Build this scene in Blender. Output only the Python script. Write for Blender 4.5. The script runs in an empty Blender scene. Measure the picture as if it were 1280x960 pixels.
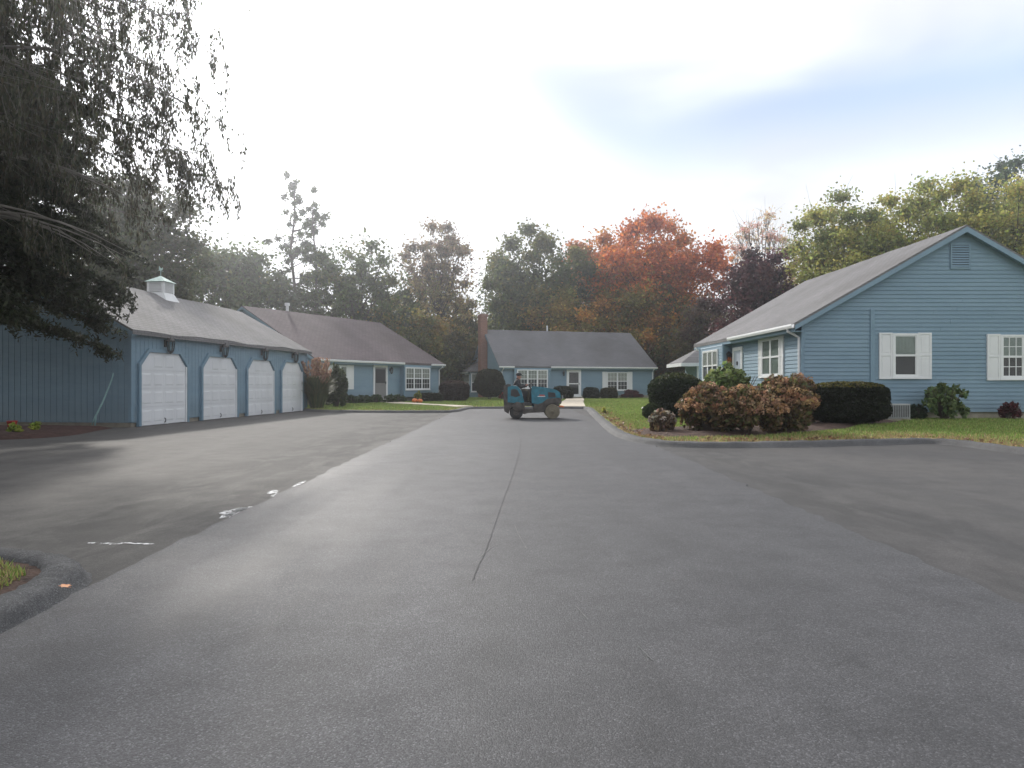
import bpy, bmesh, math, random
import numpy as np
from mathutils import Vector, Matrix, geometry

random.seed(7)
rng = np.random.default_rng(11)
scene = bpy.context.scene
C = scene.collection
R = math.radians

# ------------------------------------------------------------------ camera
cam_d = bpy.data.cameras.new('camera')
cam_d.lens = 24.0
cam_d.sensor_width = 36.0
cam_d.clip_start = 0.05
cam_d.clip_end = 2000
cam = bpy.data.objects.new('camera', cam_d)
cam.location = (0, 0, 1.3)
cam.rotation_euler = (R(90), 0, 0)
C.objects.link(cam)
scene.camera = cam

# ------------------------------------------------------------------ daylight
SUN_AZ = R(-26.6)          # from +Y towards +X
SUN_EL = R(31)
scene.view_settings.view_transform = 'Standard'
scene.view_settings.look = 'None'
scene.view_settings.gamma = 1.0
scene.view_settings.exposure = 0.68
scene.cycles.max_bounces = 8
scene.cycles.transparent_max_bounces = 12

def build_world():
    w = bpy.data.worlds.new('World')
    scene.world = w
    w.use_nodes = True
    nt = w.node_tree
    nt.nodes.clear()
    N, K = nt.nodes.new, nt.links.new
    out = N('ShaderNodeOutputWorld')
    bg = N('ShaderNodeBackground')
    sky = N('ShaderNodeTexSky')
    sky.sky_type = 'NISHITA'
    sky.sun_disc = False
    sky.sun_elevation = SUN_EL
    sky.sun_rotation = SUN_AZ
    sky.air_density = 1.0
    sky.dust_density = 0.6
    def M(op, a, b=None, c=None):
        n = N('ShaderNodeMath'); n.operation = op
        for i, v in enumerate((a, b, c)):
            if v is None: continue
            if isinstance(v, (int, float)): n.inputs[i].default_value = v
            else: K(v, n.inputs[i])
        return n.outputs[0]
    def MR(v, a, b, c=0.0, d=1.0, smooth=True):
        n = N('ShaderNodeMapRange')
        n.interpolation_type = 'SMOOTHSTEP' if smooth else 'LINEAR'
        K(v, n.inputs[0])
        for i, x in zip((1, 2, 3, 4), (a, b, c, d)): n.inputs[i].default_value = x
        return n.outputs[0]
    tc = N('ShaderNodeTexCoord')
    sep = N('ShaderNodeSeparateXYZ'); K(tc.outputs['Generated'], sep.inputs[0])
    x, y, z = sep.outputs
    zz = M('ADD', M('MAXIMUM', z, 0.0), 0.14)
    comb = N('ShaderNodeCombineXYZ'); K(M('DIVIDE', x, zz), comb.inputs[0]); K(M('DIVIDE', y, zz), comb.inputs[1])
    def noise(scale, detail=4, dist=0.6):
        n = N('ShaderNodeTexNoise'); n.inputs['Scale'].default_value = scale
        n.inputs['Detail'].default_value = detail; n.inputs['Distortion'].default_value = dist
        n.inputs['Roughness'].default_value = 0.45
        K(comb.outputs[0], n.inputs['Vector']); return n.outputs['Fac']
    n1 = noise(0.55); n2 = noise(1.7, 3)
    az = M('ARCTAN2', x, y)
    el = M('ARCSINE', z)
    # thin places in the cloud sheet: one long band of blue to the north-east, and scattered ones
    cen = M('ADD', M('ADD', 0.348, M('MULTIPLY', MR(az, -0.10, 0.32), -0.0)), M('MULTIPLY', MR(az, 0.24, -0.10), 0.105))
    cen = M('ADD', cen, M('MULTIPLY', M('SUBTRACT', n2, 0.5), 0.10))
    band = M('EXPONENT', M('MULTIPLY', M('POWER', M('DIVIDE', M('SUBTRACT', el, cen), 0.066), 2.0), -1.0))
    band = M('MULTIPLY', band, MR(az, -0.45, 0.16))
    band = M('MULTIPLY', band, MR(n1, 0.30, 0.52, 0.75, 1.0))
    gaps = M('MULTIPLY', MR(n1, 0.50, 0.74), 0.40)
    blue = M('MINIMUM', M('ADD', M('MULTIPLY', band, 0.95), gaps), 1.0)
    # bright veil of thin cloud about the hidden sun
    sd = Vector((math.sin(SUN_AZ) * math.cos(SUN_EL), math.cos(SUN_AZ) * math.cos(SUN_EL), math.sin(SUN_EL)))
    dt = N('ShaderNodeVectorMath'); dt.operation = 'DOT_PRODUCT'
    K(tc.outputs['Generated'], dt.inputs[0]); dt.inputs[1].default_value = sd
    veil = M('POWER', M('MAXIMUM', dt.outputs['Value'], 0.0), 18.0)
    bright = M('ADD', M('MULTIPLY', veil, 1.5), MR(n2, 0.28, 0.72, 0.80, 0.60))
    white = N('ShaderNodeMix'); white.data_type = 'RGBA'; white.blend_type = 'MULTIPLY'; white.inputs[0].default_value = 1.0
    white.inputs[6].default_value = (0.985, 1.0, 1.03, 1)
    K(bright, white.inputs[7])
    sk = N('ShaderNodeMix'); sk.data_type = 'RGBA'; sk.blend_type = 'MULTIPLY'; sk.inputs[0].default_value = 1.0
    K(sky.outputs[0], sk.inputs[6]); K(MR(dt.outputs['Value'], 0.45, 0.95, 0.150, 0.075), sk.inputs[7])   # thinned where cloud veils the sun
    # a little cloud always lies over the blue
    thin = N('ShaderNodeMix'); thin.data_type = 'RGBA'; thin.inputs[0].default_value = 0.30
    K(sk.outputs[2], thin.inputs[6]); K(white.outputs[2], thin.inputs[7])
    mx = N('ShaderNodeMix'); mx.data_type = 'RGBA'
    K(blue, mx.inputs[0]); K(white.outputs[2], mx.inputs[6]); K(thin.outputs[2], mx.inputs[7])
    K(mx.outputs[2], bg.inputs['Color'])
    bg.inputs['Strength'].default_value = 1.0
    K(bg.outputs[0], out.inputs[0])
build_world()

sl = bpy.data.lights.new('sun', 'SUN')
sl.energy = 2.0
sl.angle = R(4)
sl.color = (1.0, 0.95, 0.87)
so = bpy.data.objects.new('sun', sl)
_sv = Vector((math.sin(SUN_AZ) * math.cos(SUN_EL), math.cos(SUN_AZ) * math.cos(SUN_EL), math.sin(SUN_EL)))
so.rotation_euler = (-_sv).to_track_quat('-Z', 'Y').to_euler()
so.location = (0, 0, 40)
C.objects.link(so)

# ------------------------------------------------------------------ helpers
F = 853.33
def at(px, Y): return (px - 640) / F * Y            # east position of a sight line at distance Y
def hz(py, Y): return 1.3 + (480 - py) * Y / F       # height of a sight line at distance Y
def gp(px, py, z=0.0):
    Y = F * (1.3 - z) / (py - 480); return (at(px, Y), Y)

def tag(o, label=None, cat=None, group=None, kind=None):
    if label: o['label'] = label
    if cat: o['category'] = cat
    if group: o['group'] = group
    if kind: o['kind'] = kind
    return o
def empty(name, loc, rz=0):
    o = bpy.data.objects.new(name, None); C.objects.link(o)
    o.location = loc; o.rotation_euler = (0, 0, rz); o.empty_display_size = 0.2
    return o
def link(name, me, mat, parent=None):
    o = bpy.data.objects.new(name, me); C.objects.link(o)
    if mat and not me.materials: me.materials.append(mat)
    if parent: o.parent = parent
    return o
def copy_tree(o, parent=None):
    c = o.copy(); C.objects.link(c); c.parent = parent
    for ch in list(o.children): copy_tree(ch, c)
    return c

class MB:
    def __init__(s): s.v = []; s.f = []
    def add(s, vs, fs):
        b = len(s.v); s.v += [tuple(p) for p in vs]; s.f += [tuple(i + b for i in f) for f in fs]; return s
    def hexa(s, p):      # p: 4 bottom ccw, 4 top ccw
        return s.add(p, [(3, 2, 1, 0), (4, 5, 6, 7), (0, 1, 5, 4), (1, 2, 6, 5), (2, 3, 7, 6), (3, 0, 4, 7)])
    def box(s, x0, x1, y0, y1, z0, z1):
        return s.hexa([(x0, y0, z0), (x1, y0, z0), (x1, y1, z0), (x0, y1, z0), (x0, y0, z1), (x1, y0, z1), (x1, y1, z1), (x0, y1, z1)])
    def tube(s, pts, rad, n=6, cap=True):
        pts = [Vector(p) for p in pts]
        if isinstance(rad, (int, float)): rad = [rad] * len(pts)
        b = len(s.v); prev = None
        for i, p in enumerate(pts):
            d = (pts[min(i + 1, len(pts) - 1)] - pts[max(i - 1, 0)])
            if d.length < 1e-9: d = Vector((0, 0, 1))
            d.normalize()
            if prev is None:
                a = d.orthogonal().normalized()
            else:
                a = (prev - d * prev.dot(d))
                a = a.normalized() if a.length > 1e-6 else d.orthogonal().normalized()
            prev = a; c = d.cross(a)
            for k in range(n):
                t = 2 * math.pi * k / n
                s.v.append(tuple(p + (a * math.cos(t) + c * math.sin(t)) * rad[i]))
        for i in range(len(pts) - 1):
            for k in range(n):
                k2 = (k + 1) % n
                s.f.append((b + i * n + k, b + i * n + k2, b + (i + 1) * n + k2, b + (i + 1) * n + k))
        if cap:
            s.f.append(tuple(b + k for k in reversed(range(n)))); e = b + (len(pts) - 1) * n
            s.f.append(tuple(e + k for k in range(n)))
        return s
    def lathe(s, prof, n=16, axis='z', o=(0, 0, 0)):
        b = len(s.v)
        for r, h in prof:
            for k in range(n):
                t = 2 * math.pi * k / n
                p = (r * math.cos(t), r * math.sin(t), h) if axis == 'z' else (r * math.cos(t), h, r * math.sin(t))
                s.v.append((p[0] + o[0], p[1] + o[1], p[2] + o[2]))
        for i in range(len(prof) - 1):
            for k in range(n):
                k2 = (k + 1) % n
                s.f.append((b + i * n + k, b + i * n + k2, b + (i + 1) * n + k2, b + (i + 1) * n + k))
        s.f.append(tuple(b + k for k in reversed(range(n)))); e = b + (len(prof) - 1) * n
        s.f.append(tuple(e + k for k in range(n)))
        return s
    def prism(s, poly, y0, y1, plane='xz'):
        n = len(poly)
        f = (lambda a, b, c: (a, c, b)) if plane == 'xz' else ((lambda a, b, c: (c, a, b)) if plane == 'yz' else (lambda a, b, c: (a, b, c)))
        vs = [f(a, b, y0) for a, b in poly] + [f(a, b, y1) for a, b in poly]
        fs = [tuple(range(n)), tuple(range(2 * n - 1, n - 1, -1))] + [(i, (i + 1) % n, (i + 1) % n + n, i + n) for i in range(n)]
        return s.add(vs, fs)
    def build(s, name, mat, parent=None, smooth=False, bevel=0, kind=None):
        me = bpy.data.meshes.new(name); me.from_pydata(s.v, [], s.f)
        bm = bmesh.new(); bm.from_mesh(me)
        if bevel: bmesh.ops.bevel(bm, geom=[e for e in bm.edges if len(e.link_faces) == 2 and e.calc_face_angle(0) > 0.5], offset=bevel, segments=2, profile=0.5, affect='EDGES')
        bmesh.ops.recalc_face_normals(bm, faces=bm.faces); bm.to_mesh(me); bm.free()
        if smooth: me.shade_smooth()
        o = link(name, me, mat, parent)
        if kind: o['kind'] = kind
        return o

# ------------------------------------------------------------------ materials
def mat_base(name):
    m = bpy.data.materials.new(name); m.use_nodes = True
    nt = m.node_tree; b = nt.nodes['Principled BSDF']
    return m, nt, b
def ramp(nt, fac, stops):
    r = nt.nodes.new('ShaderNodeValToRGB'); e = r.color_ramp.elements
    while len(e) > 1: e.remove(e[-1])
    e[0].position = stops[0][0]; e[0].color = (*stops[0][1], 1)
    for p, c in stops[1:]:
        n = e.new(p); n.color = (*c, 1)
    nt.links.new(fac, r.inputs[0]); return r.outputs[0]
def tnoise(nt, scale, detail=4, rough=0.55, coord='Object', stretch=None, dist=0.0):
    tc = nt.nodes.new('ShaderNodeTexCoord'); v = tc.outputs[coord]
    if stretch:
        mp = nt.nodes.new('ShaderNodeMapping'); mp.inputs['Scale'].default_value = stretch
        nt.links.new(v, mp.inputs[0]); v = mp.outputs[0]
    n = nt.nodes.new('ShaderNodeTexNoise'); n.inputs['Scale'].default_value = scale
    n.inputs['Detail'].default_value = detail; n.inputs['Roughness'].default_value = rough; n.inputs['Distortion'].default_value = dist
    nt.links.new(v, n.inputs['Vector']); return n.outputs['Fac']
def mixc(nt, fac, a, b, mode='MIX'):
    n = nt.nodes.new('ShaderNodeMix'); n.data_type = 'RGBA'; n.blend_type = mode
    for i, v in ((0, fac), (6, a), (7, b)):
        if isinstance(v, (int, float)): n.inputs[i].default_value = v
        elif isinstance(v, tuple): n.inputs[i].default_value = (*v, 1)
        else: nt.links.new(v, n.inputs[i])
    return n.outputs[2]
def bump(nt, b, h, strength, dist=0.01):
    n = nt.nodes.new('ShaderNodeBump'); n.inputs['Strength'].default_value = strength; n.inputs['Distance'].default_value = dist
    nt.links.new(h, n.inputs['Height']); nt.links.new(n.outputs[0], b.inputs['Normal'])
def simple(name, col, rough=0.6, var=0.12, scale=3.0, bscale=None, bstr=0.2, metal=0.0, stretch=None, bdist=0.01, spec=0.5):
    m, nt, b = mat_base(name)
    f = tnoise(nt, scale, 5, stretch=stretch)
    c0 = tuple(c * (1 - var) for c in col); c1 = tuple(min(1, c * (1 + var)) for c in col)
    nt.links.new(ramp(nt, f, [(0.3, c0), (0.7, c1)]), b.inputs['Base Color'])
    b.inputs['Roughness'].default_value = rough; b.inputs['Metallic'].default_value = metal
    b.inputs['Specular IOR Level'].default_value = spec
    if bscale: bump(nt, b, tnoise(nt, bscale, 3), bstr, bdist)
    return m

MT = {}
def siding_mat():
    m, nt, b = mat_base('blue_siding_paint')
    f = tnoise(nt, 1.3, 6, 0.6, stretch=(0.4, 0.4, 2.2)); g = tnoise(nt, 9.0, 5, 0.7, stretch=(0.25, 0.25, 3.0)); w = tnoise(nt, 0.5, 4)
    c = ramp(nt, f, [(0.3, (0.170, 0.262, 0.335)), (0.7, (0.205, 0.302, 0.375))])
    c = mixc(nt, .35, c, ramp(nt, g, [(0.3, (0.82,) * 3), (0.7, (1.15,) * 3)]), 'MULTIPLY')
    c = mixc(nt, .35, c, ramp(nt, w, [(0.35, (0.86, 0.88, 0.9)), (0.65, (1.1, 1.1, 1.1))]), 'MULTIPLY')
    tc = nt.nodes.new('ShaderNodeTexCoord'); sp = nt.nodes.new('ShaderNodeSeparateXYZ'); nt.links.new(tc.outputs['Object'], sp.inputs[0])
    mr = nt.nodes.new('ShaderNodeMapRange'); nt.links.new(sp.outputs[2], mr.inputs[0]); mr.inputs[1].default_value = 1.0; mr.inputs[2].default_value = .35
    mu = nt.nodes.new('ShaderNodeMath'); mu.operation = 'MULTIPLY'; nt.links.new(mr.outputs[0], mu.inputs[0]); nt.links.new(g, mu.inputs[1])
    m2 = nt.nodes.new('ShaderNodeMath'); m2.operation = 'MULTIPLY'; nt.links.new(mu.outputs[0], m2.inputs[0]); m2.inputs[1].default_value = .5
    c = mixc(nt, m2.outputs[0], c, (0.14, 0.15, 0.14))        # splashed dirt along the foot of the walls
    nt.links.new(c, b.inputs['Base Color']); b.inputs['Roughness'].default_value = .6; bump(nt, b, g, .12, .01); return m
MT['blue'] = siding_mat()
MT['blue_trim'] = simple('blue_trim_paint', (0.175, 0.27, 0.345), 0.5, 0.07, 2.0)
MT['white'] = simple('white_paint', (0.74, 0.75, 0.76), 0.45, 0.05, 2.5)
MT['gdoor'] = simple('white_garage_door_paint', (0.72, 0.735, 0.755), 0.4, 0.06, 1.2, stretch=(1, 1, 0.4))
MT['shutter'] = simple('white_shutter_vinyl', (0.72, 0.73, 0.74), 0.5, 0.04, 2.0)
MT['door_grey'] = simple('grey_screen_door', (0.20, 0.20, 0.20), 0.4, 0.1, 2.0)
MT['door_pale'] = simple('pale_blue_door_paint', (0.42, 0.47, 0.54), 0.4, 0.05, 2.0)
MT['concrete'] = simple('foundation_concrete', (0.30, 0.27, 0.22), 0.85, 0.2, 4, 30, 0.4)
MT['walk'] = simple('walkway_concrete', (0.52, 0.46, 0.37), 0.85, 0.12, 3, 60, 0.3)
MT['black'] = simple('black_metal', (0.022, 0.022, 0.024), 0.4, 0.2, 6)
MT['dark'] = simple('dark_interior', (0.03, 0.03, 0.033), 0.8, 0.2, 2)
MT['curtain'] = simple('curtain_cloth', (0.52, 0.50, 0.46), 0.9, 0.15, 2, stretch=(6, 6, 1))
MT['blind'] = simple('grey_green_shade', (0.36, 0.39, 0.37), 0.9, 0.1, 2)
MT['copper'] = simple('verdigris_copper', (0.34, 0.47, 0.43), 0.55, 0.2, 6)
MT['grey_metal'] = simple('grey_metal', (0.28, 0.29, 0.29), 0.5, 0.15, 5, metal=0.3)
MT['bark'] = simple('grey_brown_bark', (0.085, 0.068, 0.055), 0.9, 0.35, 3, 14, 0.8, stretch=(1, 1, 0.25), bdist=0.03)
MT['bark_pale'] = simple('pale_grey_bark', (0.19, 0.175, 0.155), 0.9, 0.3, 3, 14, 0.7, stretch=(1, 1, 0.25), bdist=0.02)
MT['teal'] = simple('teal_machine_paint', (0.013, 0.15, 0.21), 0.25, 0.25, 5)
MT['dusty'] = simple('dust_caked_metal', (0.075, 0.068, 0.062), 0.8, 0.5, 7, 40, 0.4)
MT['tan_tyre'] = simple('dusty_tan_tyre', (0.17, 0.15, 0.11), 0.9, 0.2, 8, 50, 0.4)
MT['rubber'] = simple('black_rubber', (0.03, 0.029, 0.03), 0.8, 0.3, 9)
MT['red'] = simple('red_paint', (0.42, 0.05, 0.04), 0.5, 0.15, 5)
MT['orange'] = simple('orange_pumpkin_skin', (0.62, 0.16, 0.03), 0.5, 0.15, 6)
MT['mulch'] = simple('bark_mulch', (0.085, 0.052, 0.04), 0.95, 0.5, 9, 35, 1.0, bdist=0.05)
MT['red_mulch'] = simple('red_brown_mulch', (0.085, 0.042, 0.034), 0.95, 0.5, 9, 35, 1.0, bdist=0.05)
MT['pole'] = simple('pale_green_plastic', (0.26, 0.42, 0.42), 0.5, 0.1, 4)
MT['straw'] = simple('straw_cloth', (0.45, 0.27, 0.13), 0.9, 0.3, 12)

def leaf_mat(name, trans=0.4, rough=0.5, spec=0.25):
    m, nt, b = mat_base(name)
    at_ = nt.nodes.new('ShaderNodeAttribute'); at_.attribute_name = 'leaf_col'
    nt.links.new(at_.outputs['Color'], b.inputs['Base Color'])
    b.inputs['Roughness'].default_value = rough; b.inputs['Specular IOR Level'].default_value = spec
    tr = nt.nodes.new('ShaderNodeBsdfTranslucent'); nt.links.new(at_.outputs['Color'], tr.inputs[0])
    mx = nt.nodes.new('ShaderNodeMixShader'); mx.inputs[0].default_value = trans
    nt.links.new(b.outputs[0], mx.inputs[1]); nt.links.new(tr.outputs[0], mx.inputs[2])
    nt.links.new(mx.outputs[0], nt.nodes['Material Output'].inputs[0])
    return m
MT['leaf'] = leaf_mat('leaf', 0.5)
MT['needle'] = leaf_mat('needle', 0.22, 0.6)
MT['grass'] = leaf_mat('grass_blade', 0.35, 0.5)

def make_asphalt(name, dark, light, rough0, rough1, bstr, tint=(1, 1, 1), speck=0.5, stain=None, lanes=False):
    m, nt, b = mat_base(name)
    L = nt.links.new
    def MA(op, a_, b_=None):
        n = nt.nodes.new('ShaderNodeMath'); n.operation = op
        for i, v in enumerate((a_, b_)):
            if v is None: continue
            if isinstance(v, (int, float)): n.inputs[i].default_value = v
            else: L(v, n.inputs[i])
        return n.outputs[0]
    big = tnoise(nt, 0.28, 4, dist=0.8)
    streak = tnoise(nt, 1.0, 5, 0.6, stretch=(1.5, 0.13, 1))
    mid = tnoise(nt, 2.6, 6, 0.65)
    fine = tnoise(nt, 170, 2, 0.8)
    tc = nt.nodes.new('ShaderNodeTexCoord')
    vo = nt.nodes.new('ShaderNodeTexVoronoi'); vo.inputs['Scale'].default_value = 150; L(tc.outputs['Object'], vo.inputs['Vector'])
    sv = nt.nodes.new('ShaderNodeSeparateXYZ'); L(vo.outputs['Color'], sv.inputs[0])
    c = ramp(nt, big, [(0.3, dark), (0.7, light)])
    c = mixc(nt, 0.8, c, ramp(nt, streak, [(0.3, tuple(0.72 * t for t in tint)), (0.5, tint), (0.7, tuple(1.28 * t for t in tint))]), 'MULTIPLY')
    c = mixc(nt, 0.8, c, ramp(nt, mid, [(0.28, (0.66,) * 3), (0.5, (1.0,) * 3), (0.72, (1.28,) * 3)]), 'MULTIPLY')
    # stones of the aggregate, most of them tar-dark, a few worn pale
    c = mixc(nt, speck, c, ramp(nt, sv.outputs[0], [(0.0, (0.50,) * 3), (0.45, (0.85,) * 3), (0.8, (1.12,) * 3), (0.92, (1.5,) * 3), (1.0, (2.1,) * 3)]), 'MULTIPLY')
    c = mixc(nt, speck * .6, c, ramp(nt, fine, [(0.3, (0.5,) * 3), (0.5, (1.0,) * 3), (0.72, (1.7,) * 3)]), 'MULTIPLY')
    so_ = nt.nodes.new('ShaderNodeSeparateXYZ'); L(tc.outputs['Object'], so_.inputs[0])
    if lanes:        # two paving passes meet at the seam
        mr = nt.nodes.new('ShaderNodeMapRange'); L(so_.outputs[0], mr.inputs[0])
        for i, v in zip((1, 2, 3, 4), (-0.5, 0.1, 1.14, 0.93)): mr.inputs[i].default_value = v
        c = mixc(nt, 1.0, c, mr.outputs[0], 'MULTIPLY')
    for x0 in stain or ():   # tar smears worn into the joint between old and new asphalt
        d = MA('POWER', MA('DIVIDE', MA('SUBTRACT', so_.outputs[0], x0), 0.5), 2.0)
        g = MA('EXPONENT', MA('MULTIPLY', d, -1.0))
        f = nt.nodes.new('ShaderNodeMapRange'); L(tnoise(nt, 1.3, 5, 0.65, stretch=(1.3, 0.55, 1), dist=.8), f.inputs[0]); f.inputs[1].default_value = 0.42; f.inputs[2].default_value = 0.58
        k = MA('MULTIPLY', g, f.outputs[0]); k = MA('MULTIPLY', k, 0.6)
        c = mixc(nt, k, c, (0.022, 0.021, 0.021))
    L(c, b.inputs['Base Color'])
    rr = nt.nodes.new('ShaderNodeMapRange'); L(streak, rr.inputs[0])
    rr.inputs[1].default_value = 0.3; rr.inputs[2].default_value = 0.7; rr.inputs[3].default_value = rough0; rr.inputs[4].default_value = rough1
    L(rr.outputs[0], b.inputs['Roughness']); b.inputs['Specular IOR Level'].default_value = 0.45
    bump(nt, b, MA('SUBTRACT', MA('MULTIPLY', fine, .6), vo.outputs['Distance']), bstr, 0.004)
    return m
MT['road'] = make_asphalt('fresh_asphalt', (0.050, 0.050, 0.055), (0.072, 0.071, 0.076), 0.60, 0.72, 0.45, speck=0.85, lanes=True)
MT['lot'] = make_asphalt('worn_asphalt', (0.075, 0.072, 0.070), (0.106, 0.102, 0.099), 0.80, 0.86, 0.35, (1.0, 0.98, 0.95), 0.5, stain=(-3.2, -4.1))
MT['pad'] = make_asphalt('older_dark_asphalt', (0.045, 0.043, 0.044), (0.066, 0.062, 0.060), 0.64, 0.78, 0.35, speck=0.5, stain=(3.3, 4.0))
MT['kerb'] = make_asphalt('asphalt_kerb', (0.060, 0.060, 0.063), (0.100, 0.100, 0.102), 0.7, 0.85, 0.8, speck=.8)
MT['seam'] = simple('tar_seam', (0.040, 0.040, 0.043), 0.7, 0.2, 5, spec=.4)
MT['scratch'] = simple('pale_scrape', (0.13, 0.13, 0.13), 0.8, 0.3, 8)
def glint_white():  # white base colour standing in for sun glints on the asphalt
    m, nt, b = mat_base('painted_white_glint'); b.inputs['Base Color'].default_value = (0.66, 0.67, 0.69, 1); b.inputs['Roughness'].default_value = .6
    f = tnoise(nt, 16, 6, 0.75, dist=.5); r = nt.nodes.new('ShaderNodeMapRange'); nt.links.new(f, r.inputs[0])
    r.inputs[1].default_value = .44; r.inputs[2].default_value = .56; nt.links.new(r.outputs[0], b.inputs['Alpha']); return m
MT['glint'] = glint_white()
m, nt, b = mat_base('standing_water'); b.inputs['Base Color'].default_value = (0.02, 0.02, 0.022, 1); b.inputs['Roughness'].default_value = 0.03
b.inputs['IOR'].default_value = 1.4; MT['water'] = m

def lawn_mat():
    m, nt, b = mat_base('lawn_turf')
    a = tnoise(nt, 0.5, 5, dist=0.4); f = tnoise(nt, 22, 4, 0.7)
    at_ = nt.nodes.new('ShaderNodeAttribute'); at_.attribute_name = 'dry'
    g = ramp(nt, a, [(0.3, (0.145, 0.205, 0.055)), (0.7, (0.205, 0.270, 0.078))])
    d = ramp(nt, f, [(0.3, (0.22, 0.17, 0.09)), (0.7, (0.36, 0.28, 0.15))])
    ad = nt.nodes.new('ShaderNodeMath'); ad.operation = 'MULTIPLY_ADD'; nt.links.new(a, ad.inputs[0]); ad.inputs[1].default_value = 1.2
    s = nt.nodes.new('ShaderNodeMath'); s.operation = 'SUBTRACT'; nt.links.new(at_.outputs['Fac'], s.inputs[0]); s.inputs[1].default_value = 0.6
    nt.links.new(s.outputs[0], ad.inputs[2]); ad.use_clamp = True
    sel = nt.nodes.new('ShaderNodeMath'); sel.operation = 'MULTIPLY'; sel.use_clamp = True
    nt.links.new(ad.outputs[0], sel.inputs[0]); nt.links.new(at_.outputs['Fac'], sel.inputs[1])
    c = mixc(nt, sel.outputs[0], g, d)
    c = mixc(nt, 0.6, c, ramp(nt, f, [(0.3, (0.6, 0.6, 0.6)), (0.7, (1.3, 1.3, 1.3))]), 'MULTIPLY')
    nt.links.new(c, b.inputs['Base Color']); b.inputs['Roughness'].default_value = 0.9; b.inputs['Specular IOR Level'].default_value = 0.15
    bump(nt, b, f, 1.0, 0.04)
    return m
MT['lawn'] = lawn_mat()
MT['earth'] = simple('leaf_littered_earth', (0.09, 0.085, 0.04), 0.95, 0.4, 0.8, 8, 0.8, bdist=0.05)

def shingle_mat(name, c0, c1, mortar):
    m, nt, b = mat_base(name)
    tc = nt.nodes.new('ShaderNodeTexCoord'); sp = nt.nodes.new('ShaderNodeSeparateXYZ'); nt.links.new(tc.outputs['Object'], sp.inputs[0])
    mu = nt.nodes.new('ShaderNodeMath'); mu.operation = 'MULTIPLY'; mu.inputs[1].default_value = 1.95; nt.links.new(sp.outputs[2], mu.inputs[0])
    cb = nt.nodes.new('ShaderNodeCombineXYZ'); nt.links.new(sp.outputs[0], cb.inputs[0]); nt.links.new(mu.outputs[0], cb.inputs[1])
    br = nt.nodes.new('ShaderNodeTexBrick'); nt.links.new(cb.outputs[0], br.inputs['Vector'])
    br.inputs['Color1'].default_value = (*c0, 1); br.inputs['Color2'].default_value = (*c1, 1); br.inputs['Mortar'].default_value = (*mortar, 1)
    br.inputs['Scale'].default_value = 1.0; br.inputs['Brick Width'].default_value = 0.33; br.inputs['Row Height'].default_value = 0.15
    br.inputs['Mortar Size'].default_value = 0.012; br.inputs['Bias'].default_value = 0.0
    st = tnoise(nt, 0.45, 5, stretch=(1.0, 1.0, 0.35), dist=0.5); fi = tnoise(nt, 40, 3)
    c = mixc(nt, 0.75, br.outputs['Color'], ramp(nt, st, [(0.28, (0.72, 0.70, 0.68)), (0.5, (1, 1, 1)), (0.75, (1.22, 1.2, 1.22))]), 'MULTIPLY')
    c = mixc(nt, 0.5, c, ramp(nt, fi, [(0.3, (0.7,) * 3), (0.7, (1.3,) * 3)]), 'MULTIPLY')
    nt.links.new(c, b.inputs['Base Color']); b.inputs['Roughness'].default_value = 0.85; b.inputs['Specular IOR Level'].default_value = 0.3
    bump(nt, b, br.outputs['Fac'], 0.5, -0.01)
    return m
MT['roof_grey'] = shingle_mat('grey_shingles', (0.165, 0.160, 0.165), (0.195, 0.19, 0.195), (0.09, 0.09, 0.09))
MT['roof_brown'] = shingle_mat('purple_brown_shingles', (0.115, 0.092, 0.098), (0.14, 0.113, 0.118), (0.06, 0.05, 0.05))
MT['roof_far'] = shingle_mat('slate_grey_shingles', (0.135, 0.135, 0.145), (0.16, 0.16, 0.17), (0.08, 0.08, 0.085))
def brick_mat():
    m, nt, b = mat_base('red_brick')
    tc = nt.nodes.new('ShaderNodeTexCoord'); sp = nt.nodes.new('ShaderNodeSeparateXYZ'); nt.links.new(tc.outputs['Object'], sp.inputs[0])
    ad = nt.nodes.new('ShaderNodeMath'); ad.operation = 'ADD'; nt.links.new(sp.outputs[0], ad.inputs[0]); nt.links.new(sp.outputs[1], ad.inputs[1])
    cb = nt.nodes.new('ShaderNodeCombineXYZ'); nt.links.new(ad.outputs[0], cb.inputs[0]); nt.links.new(sp.outputs[2], cb.inputs[1])
    br = nt.nodes.new('ShaderNodeTexBrick'); nt.links.new(cb.outputs[0], br.inputs['Vector'])
    br.inputs['Color1'].default_value = (0.20, 0.085, 0.062, 1); br.inputs['Color2'].default_value = (0.27, 0.125, 0.09, 1); br.inputs['Mortar'].default_value = (0.3, 0.26, 0.23, 1)
    br.inputs['Scale'].default_value = 1.0; br.inputs['Brick Width'].default_value = 0.21; br.inputs['Row Height'].default_value = 0.075; br.inputs['Mortar Size'].default_value = 0.006
    nt.links.new(br.outputs['Color'], b.inputs['Base Color']); b.inputs['Roughness'].default_value = 0.9
    bump(nt, b, br.outputs['Fac'], 0.5, -0.01); return m
MT['brick'] = brick_mat()
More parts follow.
